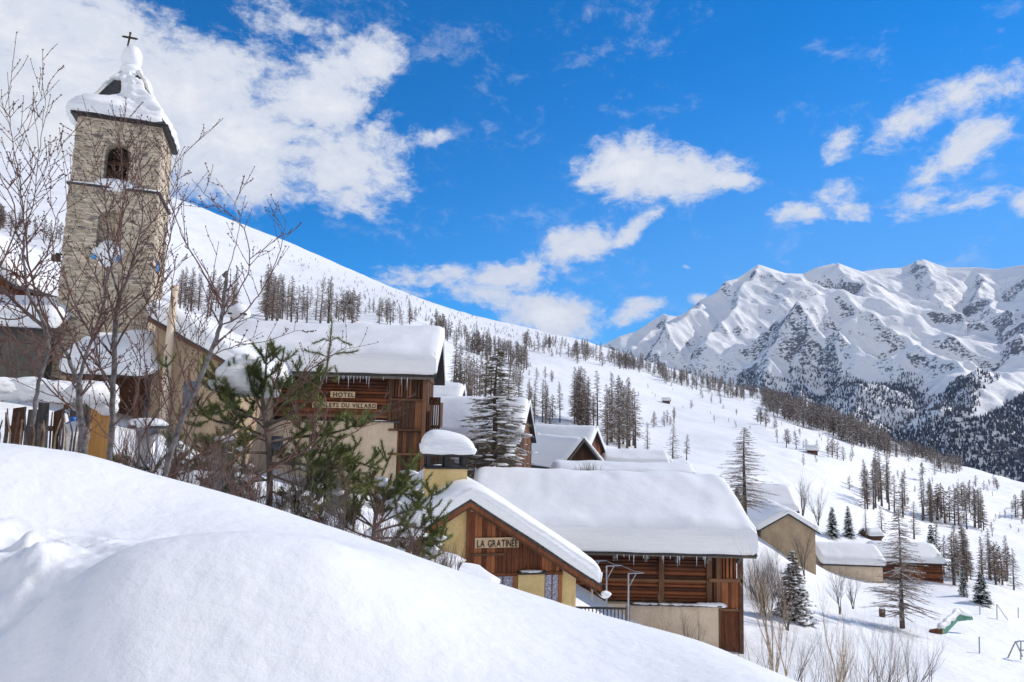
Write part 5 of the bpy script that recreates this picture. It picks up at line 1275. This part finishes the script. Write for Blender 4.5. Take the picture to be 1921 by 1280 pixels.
for i, (a, b_, tp) in enumerate(((163, 176, 742), (174, 188, 748), (186, 200, 752), (170, 184, 738))):
    m = MB(); xa = (a-178)/F*p.y; xb = (b_-178)/F*p.y; yy = .05*(i == 3); m.prism([(xa, yy, -.4), (xb, yy, -.4), (xb, yy+.02, P(178, tp, p.y).z-p.z), (xa, yy+.02, P(178, tp+4, p.y).z-p.z)], (0, .035, 0)); m.build('plank', 'wood_fresh', fr)
m = MB(); hh = P(185, 745, p.y).z-p.z; m.blob((.02, .05, hh), (.17, .16, .17), 3, 18, 12, .15); m.blob((.08, .0, hh-.08), (.12, .12, .12), 4, 14, 8, .2); m.blob((-.22, .0, hh-.45), (.14, .13, .17), 5, 14, 8, .2); m.build('snow', 'snow_cap', fr, True)
p = near(134, 815, 9.4); m = MB(); m.blob((0, 0, .0), (.10, .10, .16), 2, 16, 10, .04); o = m.build('water_can', 'blue_plastic', None, True); m2 = MB(); m2.tube([(0, 0, .14), (0, 0, .2)], [.035, .035], 10); m2.build('spout', 'blue_plastic', o, True); o.location = p; tag(o, 'small blue plastic can hanging at the dark board fence', 'can')
p = near(270, 890, 13); fr = empty('vent_pipe', tuple(p), 0, 'grey vent pipe with flat snowy lid behind the drift', 'pipe')
hh = P(272, 806, p.y).z-p.z; m = MB(); m.tube([(0, 0, -.5), (0, 0, hh)], [.17, .17], 16); m.build('pipe', 'metal_grey', fr, True); m = MB(); m.tube([(0, 0, hh+.02), (0, 0, hh+.07)], [.3, .3], 18); m.build('lid', 'dark_edge', fr); m = MB(); m.blob((0, 0, hh+.09), (.3, .3, .1), 2, 16, 8); m.build('snow', 'snow_ground', fr, True)
# ---- railing, laundry poles and sports ground
a_, b_ = P(1084, 1140, 28.5), P(1174, 1142, 28.5); fr = empty('railing', tuple(a_), 0, 'dark railing below the yellow chalet corner', 'railing'); d_ = b_-a_
m = MB(); m.tube([(-.2, 0, 0), tuple(d_)], [.05, .05], 6); m.build('handrail', 'dark_edge', fr)
for i in range(14):
    m = MB(); q = d_*(i/13); m.box(q.x-.02, q.x+.02, -.02, .02, q.z-1.0, q.z); m.build('baluster', 'dark_edge', fr)
m = MB(); m.box(d_.x, d_.x+.16, -.08, .08, -2.2, d_.z+.12); m.build('end_post', 'wood_grey', fr)
def pole(px, pb, pt_, x2, Y, label):
    b0 = P(px, pb, Y); t0 = P(px, pt_, Y); t1 = P(x2, pt_-1, Y); r = empty('laundry_pole', tuple(b0), 0, label, 'pole', 'metal laundry poles before the barn'); t0 = t0-b0; t1 = t1-b0
    m = MB(); m.tube([(0, 0, -.6), tuple(t0)], [.035, .03], 6); m.build('post', 'metal_grey', r); m = MB(); m.tube([tuple(t0), tuple(t1)], [.028, .022], 6); m.build('arm', 'metal_grey', r)
    m = MB(); m.tube([(t0.x, 0, t0.z-.55), (t0.x+(t1.x-t0.x)*.5, 0, t0.z)], [.018, .018], 5); m.build('brace', 'metal_grey', r); return P(x2, pt_-1, Y)
A1 = pole(1111, 1100, 1053, 1137, 30.0, 'farthest grey laundry pole partly behind the chalet eave'); A2 = pole(1138, 1118, 1062, 1166, 28.8, 'middle grey laundry pole before the log wall'); A3 = pole(1179, 1150, 1076, 1208, 27.6, 'nearest and lowest grey laundry pole before the log wall')
m = MB(); m.tube([A1, A1.lerp(A2, .5)-Vector((0, 0, .05)), A2, A2.lerp(A3, .5)-Vector((0, 0, .06)), A3], [.008]*5, 4); tag(m.build('clothesline', 'metal_grey'), 'thin line strung between the laundry poles', 'line')
def gp(px, py):
    q = hit(px, py, rmin=30); return q if q is not None else near(px, py, 100)
def post(px, pb, pt_, r, label, extra=None):
    p = gp(px, pb); t0 = P(px, pt_, p.y)-p; m = MB(); m.tube([(0, 0, -.8), tuple(t0)], [.05, .05], 6)
    for (x2, y2) in (extra or ()):
        q = P(x2, y2, p.y)-p; m.tube([tuple(t0), tuple(q)], [.04, .04], 6)
    o = m.build('post', 'metal_grey'); o.location = p; tag(o, label, 'post')
post(1837, 1226, 1195, 88, 'lone thin post in the middle of the sports ground'); post(1838, 1155, 1134, 105, 'leftmost far thin post at the sports ground edge'); post(1870, 1162, 1134, 104, 'far post with slanting stay behind the sports ground', [(1891, 1164)]); post(1910, 1160, 1140, 104, 'far slanting post near the right edge')
p = gp(1905, 1240); fr = empty('goal_frame', tuple(p), 0, 'bent metal frame standing in snow at the right edge', 'frame')
for i, pts in enumerate((((1890, 1236), (1904, 1206), (1911, 1203)), ((1911, 1203), (1935, 1203)), ((1915, 1238), (1915, 1203)), ((1915, 1220), (1935, 1220)), ((1905, 1203), (1918, 1232)))):
    m = MB(); m.tube([tuple(P(x, y, p.y)-p) for x, y in pts], [.05]*len(pts), 6); m.build('bar', 'metal_grey', fr)
p = gp(1770, 1192); fr = empty('court_wall', tuple(p), 0, 'green retaining wall topped with snow beside the sports ground', 'wall')
def qv(x, y, k=0): return tuple(P(x, y, p.y+k)-p)
m = MB(); m.prism([qv(1768, 1196), qv(1768, 1182), qv(1797, 1150, 3), qv(1797, 1166, 3)], (0, .25, 0)); m.prism([qv(1797, 1166, 3), qv(1797, 1150, 3), qv(1824, 1157, 5), qv(1826, 1163, 5)], (0, .25, 0)); m.build('wall_panel', 'tarp_green', fr)
m = MB(); m.prism([qv(1746, 1190), qv(1748, 1183), qv(1768, 1180), qv(1768, 1197)], (0, .3, 0)); m.build('wooden_end', 'wood_board', fr)
m = MB()
ca_, cb_ = Vector(qv(1762, 1182)), Vector(qv(1800, 1147, 3)); cl_ = [ca_.lerp(cb_, i/12)+Vector((0, .12, .06*math.sin(i*1.3))) for i in range(13)]; m.tube(cl_, [.06]+[.24+.05*math.sin(i*2.1) for i in range(11)]+[.05], 10)
cl_ = [Vector(qv(1800, 1147, 3)).lerp(Vector(qv(1826, 1156, 5)), i/6)+Vector((0, .15, 0)) for i in range(7)]; m.tube(cl_, [.1, .26, .24, .22, .2, .16, .05], 10)
m.build('snow', 'snow_ground', fr, True)
p = gp(1655, 1112); m = MB(); m.prism([(-.8, 0, -.3), (.9, .1, -.5), (.9, .1, .05), (-.8, 0, .45)], (.1, .5, 0)); o = m.build('green_tarpaulin', 'tarp_green'); o.location = p; tag(o, 'edge of a green tarpaulin sticking out of the snow below the white shed', 'tarpaulin'); m = MB(); m.blob((.05, .25, .30), (1.1, .6, .28), 4, 18, 10, .15); m.build('snow', 'snow_ground', o, True)
p = gp(1655, 1158); m = MB(); m.box(-.18, .18, -.18, .18, -.3, .75); o = m.build('stump', 'wood_beam'); o.location = p; tag(o, 'square brown wooden stump in the snow left of the lone larch', 'stump'); m = MB(); m.blob((0, 0, .8), (.28, .28, .14), 4, 14, 8, .1); m.build('snow', 'snow_ground', o, True)

# ================================================================== near bare trees behind the drift
def at_sign(v):
    x, y = proj(v); return 606 < x < 716 and 722 < y < 774
def smooth_path(pts, n=5):
    out = []
    for i in range(len(pts)-1):
        a = pts[max(i-1, 0)]; b_ = pts[i]; c = pts[i+1]; d = pts[min(i+2, len(pts)-1)]
        for k in range(n):
            t = k/n; out.append(0.5*((2*b_)+(c-a)*t+(2*a-5*b_+4*c-d)*t*t+(-a+3*b_-3*c+d)*t**3))
    out.append(pts[-1]); return out
def near_tree(name, label, limbs, Y, seed, r0, twig=1.0, tw_len=.55, cat='fruit tree', base_mat='bark_grey', twn=1.35):
    """limbs: list of (points [(px, py, dY)], r_start, r_end); side shoots grow upward from each limb"""
    g = random.Random(seed); root = empty(name, tuple(P(limbs[0][0][0][0], limbs[0][0][0][1], Y)), 0, label, cat); o0 = Vector(root.location)
    big = MB(); tw = MB()
    def shoot(p, d, L, r_, lv):
        if at_sign(p+o0+d.normalized()*L*.6) or at_sign(p+o0): return
        n = max(3, int(L/.09)); pts = [p]; dd = d.normalized()
        for i in range(n):
            dd = (dd+Vector((g.uniform(-.10, .10), g.uniform(-.10, .10), g.uniform(0, .10)))).normalized(); pts.append(pts[-1]+dd*L/n)
        tw.tube(pts, [max(r_*(1-.75*i/n), .0022) for i in range(n+1)], 4, False)
        for i in range(1, n+1):                                  # buds
            for _ in range(1 if L > .2 else 2):
                q = pts[i]+Vector((g.uniform(-.7, .7), g.uniform(-.7, .7), 0))*r_; s_ = g.uniform(.004, .0075); u = Vector((g.uniform(-1, 1), g.uniform(-1, 1), .6)).normalized(); w = u.orthogonal().normalized()
                tw.tube([q, q+u*s_*2.2], [s_, s_*.45], 4)
        if lv > 0:
            for i in range(1, n):
                if g.random() < .36*twn:
                    u = dd.orthogonal().normalized(); w = dd.cross(u); a = g.uniform(0, 6.283)
                    shoot(pts[i], dd*.9+(u*math.cos(a)+w*math.sin(a))*.8+Vector((0, 0, .35)), L*g.uniform(.25, .6), r_*.6, lv-1)
    for pts, ra, rb in limbs:
        ra *= .55; rb *= .66
        w = smooth_path([P(x, y, Y+(q[0] if q else 0))-o0 for x, y, *q in pts]); n = len(w)
        for i in range(1, n-1): w[i] = w[i]+Vector((g.uniform(-1, 1), g.uniform(-1, 1), g.uniform(-1, 1)))*.006
        rs = [ra+(rb-ra)*(i/(n-1)) for i in range(n)]; (big if ra > .012 else tw).tube(w, rs, 8 if ra > .02 else 5)
        Lt = sum((w[i+1]-w[i]).length for i in range(n-1))
        for _ in range(int(Lt*12.5*twig)):
            i = g.randint(n//5, n-1); d = (w[min(i+1, n-1)]-w[max(i-1, 0)]).normalized(); a = g.uniform(0, 6.283); u = d.orthogonal().normalized(); v = d.cross(u)
            shoot(w[i], d*.5+(u*math.cos(a)+v*math.sin(a))*.8+Vector((0, 0, .5)), tw_len*g.uniform(.3, 1.15), min(.0085, rs[i]*.6+.001), 1)
    big.build('trunk', base_mat, root, True); tw.build('twigs', 'twig_red', root)
    return root
near_tree('fruit_tree', 'bare fruit tree with dark trunk nearest to the orange planks', [
  ([(158, 880), (156, 820), (150, 770), (148, 722)], .055, .045), ([(148, 722), (128, 672), (98, 628), (55, 592), (20, 560), (-30, 520, -.3)], .036, .016), ([(98, 628), (70, 560, .2), (55, 500), (46, 430), (40, 360), (30, 300), (20, 240), (14, 135)], .020, .003),
  ([(148, 722), (160, 668), (182, 610, .2), (196, 560), (203, 500)], .032, .014), ([(55, 592), (20, 600), (-20, 590)], .014, .008), ([(128, 672), (90, 660, -.4), (40, 640), (-20, 640)], .018, .008),
  ([(46, 430), (62, 380), (72, 300), (80, 240), (85, 182)], .009, .003), ([(46, 400), (80, 350), (105, 300), (120, 262)], .007, .003), ([(26, 262), (50, 225), (75, 190), (92, 155)], .006, .002), ([(196, 560), (215, 470), (228, 400), (230, 330), (224, 250)], .013, .003), ([(150, 770), (110, 745, -.2), (60, 700), (10, 690)], .014, .006)], 6.4, 1, .05, .8, .5)
near_tree('fruit_tree', 'tallest bare fruit tree standing straight before the bell tower', [
  ([(203, 880), (210, 800), (212, 730), (214, 660), (217, 600), (224, 560)], .050, .036), ([(224, 560), (240, 520), (252, 480), (262, 440), (268, 410, .2), (266, 360), (262, 310)], .024, .004), ([(224, 560), (212, 520), (205, 470, .2), (200, 410), (196, 370), (184, 320), (170, 270)], .024, .003),
  ([(214, 660), (240, 610), (275, 570, .3), (300, 520), (318, 450), (330, 380), (335, 300)], .020, .003), ([(212, 730), (190, 690), (176, 640, -.3), (150, 590), (120, 520), (112, 470)], .022, .006), ([(262, 440), (300, 400), (330, 350), (345, 290)], .010, .003),
  ([(205, 470), (225, 420), (236, 350), (240, 280), (232, 260), (226, 225)], .011, .003), ([(214, 660), (200, 620, .2), (190, 560), (178, 500)], .013, .006), ([(210, 800), (250, 760, -.3), (262, 700), (262, 640)], .014, .006), ([(224, 560), (230, 500, -.4), (222, 440), (240, 380), (260, 350), (264, 280)], .013, .003)], 6.8, 2, .05, .9, .5)
near_tree('fruit_tree', 'leaning bare fruit tree with smooth grey limb in front of the pink wall', [
  ([(306, 905), (330, 820), (362, 740), (392, 670), (412, 612), (420, 560), (426, 512)], .046, .022), ([(426, 520), (420, 516), (428, 508)], .03, .012), ([(412, 612), (455, 590), (490, 545, .2), (515, 500), (530, 450), (536, 412)], .014, .003), ([(420, 590), (405, 555), (375, 500, -.3), (340, 440), (315, 350), (310, 300)], .016, .003),
  ([(412, 600), (440, 560), (468, 500), (458, 430, .2), (430, 400), (390, 370), (360, 335)], .012, .003), ([(362, 740), (340, 690, -.3), (328, 620), (322, 560), (330, 480)], .014, .004), ([(426, 512), (440, 470), (450, 420), (440, 380)], .008, .002), ([(392, 670), (440, 650, .3), (500, 640), (560, 620)], .010, .003)], 6.0, 3, .05, .55, .42)
near_tree('fruit_tree', 'low bare tree with long silvery arching branches in front of the hotel', [
  ([(335, 960), (370, 915), (440, 860), (500, 810), (560, 790), (600, 800)], .016, .008), ([(300, 905), (380, 850), (420, 825), (480, 790), (530, 745), (575, 700), (620, 670), (650, 650)], .018, .004), ([(420, 945), (490, 890), (570, 846), (605, 800), (612, 755), (598, 725)], .020, .009),
  ([(440, 930), (530, 862), (610, 838), (670, 808), (700, 786), (733, 760)], .013, .005), ([(380, 880), (360, 830), (330, 780), (318, 740)], .014, .005), ([(500, 930), (520, 860), (560, 800), (555, 740), (580, 680)], .010, .003)], 6.6, 4, .04, .75, .42)
near_tree('fruit_tree', 'bare fruit tree with grey limbs reaching in from the left edge', [
  ([(60, 800), (72, 720), (90, 660), (80, 600), (50, 540), (44, 450)], .030, .014), ([(-60, 470), (0, 500, .3), (40, 520), (90, 560), (130, 620), (170, 700)], .014, .012), ([(-40, 560, .2), (10, 480), (30, 400), (0, 330), (-20, 280)], .014, .004), ([(75, 700), (30, 640), (-10, 600)], .016, .008), ([(90, 660), (120, 600, .2), (128, 540), (100, 470), (110, 400), (150, 350)], .014, .003)], 5.6, 5, .04, .75, .45)
near_tree('fruit_tree', 'thin upright bare shoots clustered between tower foot and pink house', [
  ([(330, 900), (322, 800), (300, 720), (296, 640), (302, 540), (310, 420)], .014, .003), ([(300, 900), (275, 820), (280, 740), (270, 640), (290, 560), (285, 480)], .013, .003), ([(345, 900), (352, 800), (372, 700), (372, 620), (395, 560)], .012, .003), ([(240, 900), (262, 830), (300, 770), (340, 700), (350, 640)], .011, .003), ([(250, 885), (180, 790), (150, 770), (140, 700)], .010, .004)], 7.2, 6, .03, .9, .45)
# ---- mountain pine with long needles, and low shrubs round it
def pine(name, label, base, branches, Y, seed, nl=.075, dens=520, cat='pine'):
    g = random.Random(seed); root = empty(name, tuple(P(base[0], base[1], Y)), 0, label, cat); o0 = Vector(root.location); wd = MB(); nd = MB(); sn = MB()
    def needles(a, b_, k):
        d = b_-a; L = d.length; d = d/max(L, 1e-6); u = d.orthogonal().normalized(); v = d.cross(u)
        for _ in range(max(1, int(L*dens*k))):
            t = g.random(); p = a+d*L*t
            if at_sign(p+o0): continue
            an = g.uniform(0, 6.283); s_ = u*math.cos(an)+v*math.sin(an); l = nl*g.uniform(.65, 1.15)
            e = p+(d*g.uniform(.45, 1.0)+s_*g.uniform(.5, .9)).normalized()*l; w = d.cross(s_)*.0042; nd.tri(p-w, p+w, e)
    def spray(a, d, L, lv):
        if at_sign(a+o0) or at_sign(a+o0+d.normalized()*L*.7): return
        n = 4; pts = [a]; dd = d.normalized()
        for i in range(n): dd = (dd+Vector((g.uniform(-.12, .12), g.uniform(-.12, .12), .12))).normalized(); pts.append(pts[-1]+dd*L/n)
        wd.tube(pts, [.008*(1-.6*i/n) for i in range(n+1)], 4, False)
        for i in range(n): needles(pts[i], pts[i+1], 1 if i else .6)
        if lv:
            for i in range(1, n+1):
                for sg in (-1, 1):
                    if g.random() < .42:
                        s_ = dd.cross(Vector((0, 0, 1))).normalized()*sg; spray(pts[i], dd*.6+s_*.75+Vector((0, 0, g.uniform(-.1, .4))), L*g.uniform(.35, .6), lv-1)
    for pts, ra, rb, st, lv in branches:
        w = smooth_path([P(x, y, Y+(q[0] if q else 0))-o0 for x, y, *q in pts], 4); n = len(w); wd.tube(w, [ra+(rb-ra)*i/(n-1) for i in range(n)], 6)
        for i in range(n-1):
            u = i/(n-1)
            if u >= st:
                needles(w[i], w[i+1], 1)
                if lv and g.random() < .6:
                    for sg in (-1, 1):
                        d = (w[i+1]-w[i]).normalized(); s_ = Vector((g.uniform(-1, 1), g.uniform(-1, 1), g.uniform(-.3, .5))); s_ = (s_-d*s_.dot(d)).normalized(); spray(w[i], d*.5+s_*.9, g.uniform(.16, .34), lv-1)
        d = (w[-1]-w[-2]).normalized(); spray(w[-1], d, .12, 0)
        if lv and pts[-1][1] > 800 and g.random() < .8:
            for _ in range(3):
                q = w[g.randint(n//3, n-1)]; sn.blob(tuple(q+Vector((0, g.uniform(-.05, .1), .04))), (g.uniform(.04, .11), g.uniform(.04, .10), g.uniform(.03, .06)), g.randint(0, 99), 12, 8, .35)
    wd.build('branches', 'bark_larch', root); nd.build('needles', 'needles_pine', root); sn.build('snow', 'snow_cap', root, True); return root
pine('mountain_pine', 'young green mountain pine with upright leader in front of the hotel wall', (505, 960), [
  ([(505, 960), (506, 900), (504, 840), (498, 790), (492, 750)], .045, .03, 2, 0),
  ([(498, 800), (550, 775), (590, 738), (610, 700), (618, 655), (622, 614)], .022, .006, .3, 0), ([(618, 668), (640, 662), (653, 662)], .006, .004, .2, 0), ([(618, 672), (600, 664), (588, 662)], .006, .004, .2, 0), ([(620, 640), (632, 634), (642, 640)], .005, .003, .1, 0), ([(620, 642), (610, 636), (604, 638)], .005, .003, .1, 0), ([(606, 712), (630, 712), (632, 708)], .006, .004, .2, 0),
  ([(492, 750), (498, 710), (500, 665)], .018, .008, .1, 2), ([(498, 770), (518, 715), (530, 672)], .016, .008, .2, 2), ([(495, 780), (475, 735), (462, 685)], .016, .008, .2, 2), ([(500, 820), (450, 800, .3), (405, 790), (375, 775)], .018, .007, .2, 2),
  ([(503, 850), (450, 850, -.3), (400, 862), (350, 880)], .018, .007, .2, 2), ([(504, 830), (560, 820, .3), (610, 815), (660, 800), (692, 766)], .020, .007, .25, 2), ([(505, 870), (560, 870, -.3), (620, 880), (665, 868), (700, 878)], .020, .007, .25, 2), ([(505, 890), (560, 910), (610, 920), (650, 905)], .018, .007, .2, 2),
  ([(500, 800), (530, 760, -.4), (560, 740), (570, 712)], .014, .006, .2, 2), ([(495, 790), (440, 770, -.3), (420, 740), (400, 690)], .014, .006, .3, 2), ([(505, 900), (470, 905), (430, 920), (380, 905)], .016, .006, .2, 2), ([(505, 880), (540, 860, .4), (590, 850), (640, 846)], .016, .006, .2, 2), ([(505, 830), (470, 820, .4), (430, 830), (380, 840)], .014, .006, .2, 2),
  ([(505, 905), (460, 880, .3), (430, 885), (400, 880)], .014, .006, .2, 2), ([(505, 860), (540, 830, .3), (580, 800), (600, 770)], .014, .006, .3, 2), ([(503, 810), (470, 780, .3), (440, 760), (425, 720)], .014, .006, .3, 2), ([(505, 900), (560, 880, .4), (590, 890), (630, 930)], .014, .006, .2, 2), ([(505, 930), (460, 940), (420, 940), (380, 930)], .014, .006, .2, 2),
  ([(505, 920), (540, 935), (590, 950), (640, 950)], .016, .006, .2, 2)], 8.6, 11)
pine('mountain_pine', 'low spreading green pine reaching toward the yellow chalet wall', (700, 1060), [
  ([(700, 1060), (700, 1010), (705, 960)], .035, .025, 2, 0), ([(705, 990), (740, 950, .2), (762, 905), (770, 862)], .018, .006, .35, 1), ([(705, 970), (690, 920), (660, 890), (640, 858)], .018, .006, .3, 2), ([(700, 1000), (750, 985), (800, 990), (835, 955)], .018, .006, .25, 2), ([(700, 1010), (760, 1010), (800, 1020), (830, 1015)], .016, .006, .25, 2),
  ([(700, 1000), (720, 960, .3), (700, 930), (690, 905)], .014, .006, .2, 2), ([(704, 985), (760, 960, -.3), (800, 950), (812, 925)], .014, .006, .2, 2), ([(700, 1010), (650, 990, -.3), (630, 955), (600, 900)], .014, .006, .2, 2), ([(702, 1015), (740, 1020, .3), (780, 1035), (815, 1040)], .013, .006, .2, 2), ([(700, 990), (670, 960, .3), (640, 935), (650, 905)], .014, .006, .2, 2),
  ([(702, 990), (650, 960), (610, 930), (580, 920)], .016, .006, .25, 2), ([(705, 965), (730, 930), (745, 925), (780, 930)], .014, .006, .2, 2), ([(700, 1020), (650, 1000), (600, 985), (560, 960)], .016, .006, .2, 2), ([(703, 980), (720, 930, -.3), (715, 900), (730, 860)], .014, .005, .25, 1), ([(700, 1030), (770, 1045), (800, 1060)], .014, .005, .2, 1)], 9.6, 12)
pine('mountain_pine', 'small dark pine boughs low at the foot of the bare trees', (300, 940), [
  ([(300, 940), (290, 900), (270, 870)], .02, .01, .3, 1), ([(300, 930), (340, 890), (370, 880)], .016, .006, .2, 2), ([(305, 940), (330, 870), (320, 840)], .016, .006, .3, 2), ([(300, 935), (250, 880), (215, 862)], .014, .006, .3, 2), ([(305, 920), (380, 760, .3), (405, 730), (412, 700)], .014, .006, .6, 1), ([(305, 915), (322, 760, .3), (316, 710), (312, 685)], .014, .006, .7, 1)], 9.2, 13)
# snow masses held up by the boughs
for i, (px, py, rx, rz_, lab) in enumerate(((455, 705, .30, .26, 'big snow cushion lying on the pine boughs left of the leader'), (500, 728, .16, .12, 'smaller snow lump between the upright pine shoots'), (418, 722, .16, .10, 'snow lump at the left end of the pine boughs'))):
    m = MB(); p = P(px, py, 8.75); m.blob((0, 0, 0), (rx, rx*.8, rz_), 40+i, 26, 18, .22); m.blob((rx*.5, .05, -rz_*.4), (rx*.6, rx*.5, rz_*.6), 50+i, 20, 12, .2); o = m.build('snow_lump', 'snow_cap', None, True); o.location = p; tag(o, lab, 'snow lump', 'snow lumps on the pine')
rg = random.Random(55)
for i in range(14):
    px = 1400+i*26+rg.uniform(-8, 8); bare(px, 1300, rg.uniform(1120, 1190), rg.uniform(24, 34), 'fine leafless sapling, '+ordw(i+1)+' from left on the white slope right of the barn', 300+i, ('twig_red', 'bark_grey')[i % 2], 2, 4, .35, .012, cat='sapling', name='sapling', group='saplings on the slope right of the barn', nk=3)
rg = random.Random(91)
for i in range(34):
    px = 250+i*18+rg.uniform(-10, 10); r = rg.uniform(6.2, 9); yc = float(np.interp(px, [250, 400, 600, 750, 860], [890, 925, 985, 1035, 1075])); d = ray(px, yc+25); p = d*(r/math.hypot(d.x, d.y))
    tp = yc-rg.uniform(60, 190)*(1 if px < 780 else .6); o = bare(px, yc+25, tp, r, '', 200+i, ('twig_red', 'bark_grey', 'twig_red')[i % 3], 4, 4, .5, .010, cat='shrub', name='shrub', group='reddish bare shrubs along the drift edge', up=.7)
    tag(o, 'thin bare shrub, '+ordw(i+1)+' from left along the drift edge, '+('under the fruit trees' if px < 440 else 'beside the young pine' if px < 640 else 'beside the spreading pine' if px < 790 else 'before the yellow chalet wall'), 'shrub', 'bare shrubs along the drift edge')
# snowy hummocks on the ground between drift and houses
for i in range(26):
    px = rg.uniform(330, 860); r = rg.uniform(10, 22); p0 = near(px, 900, r); gz = ground(p0.x, p0.y); m = MB(); s_ = rg.uniform(.35, .9); m.blob((0, 0, 0), (s_*1.4, s_, s_*.5), i, 18, 12, .25)
    o = m.build('snow_hummock', 'snow_ground', None, True); o.location = (p0.x, p0.y, gz+.1); tag(o, 'rounded snow hummock behind the pines, '+ordw(i+1)+' in the strewn row', 'snow hummock', 'snow hummocks behind the pines')
# ================================================================== air
hb = MB(); hb.box(-8750, 8750, -8750, 8750, -2600, 1720); m = bpy.data.materials.new('haze'); m.use_nodes = True; nt = m.node_tree; nt.nodes.clear(); b = NB(nt)
ho = b.n('ShaderNodeOutputMaterial'); pv = b.n('ShaderNodeVolumePrincipled'); pv.inputs['Density'].default_value = 2.8e-5; pv.inputs['Color'].default_value = (.34, .58, 1.0, 1); pv.inputs['Anisotropy'].default_value = .1
nt.links.new(pv.outputs[0], ho.inputs['Volume']); MATS['haze'] = m; tag(hb.build('haze', 'haze'), None, None, None, 'stuff')
sc.cycles.volume_bounces = 0
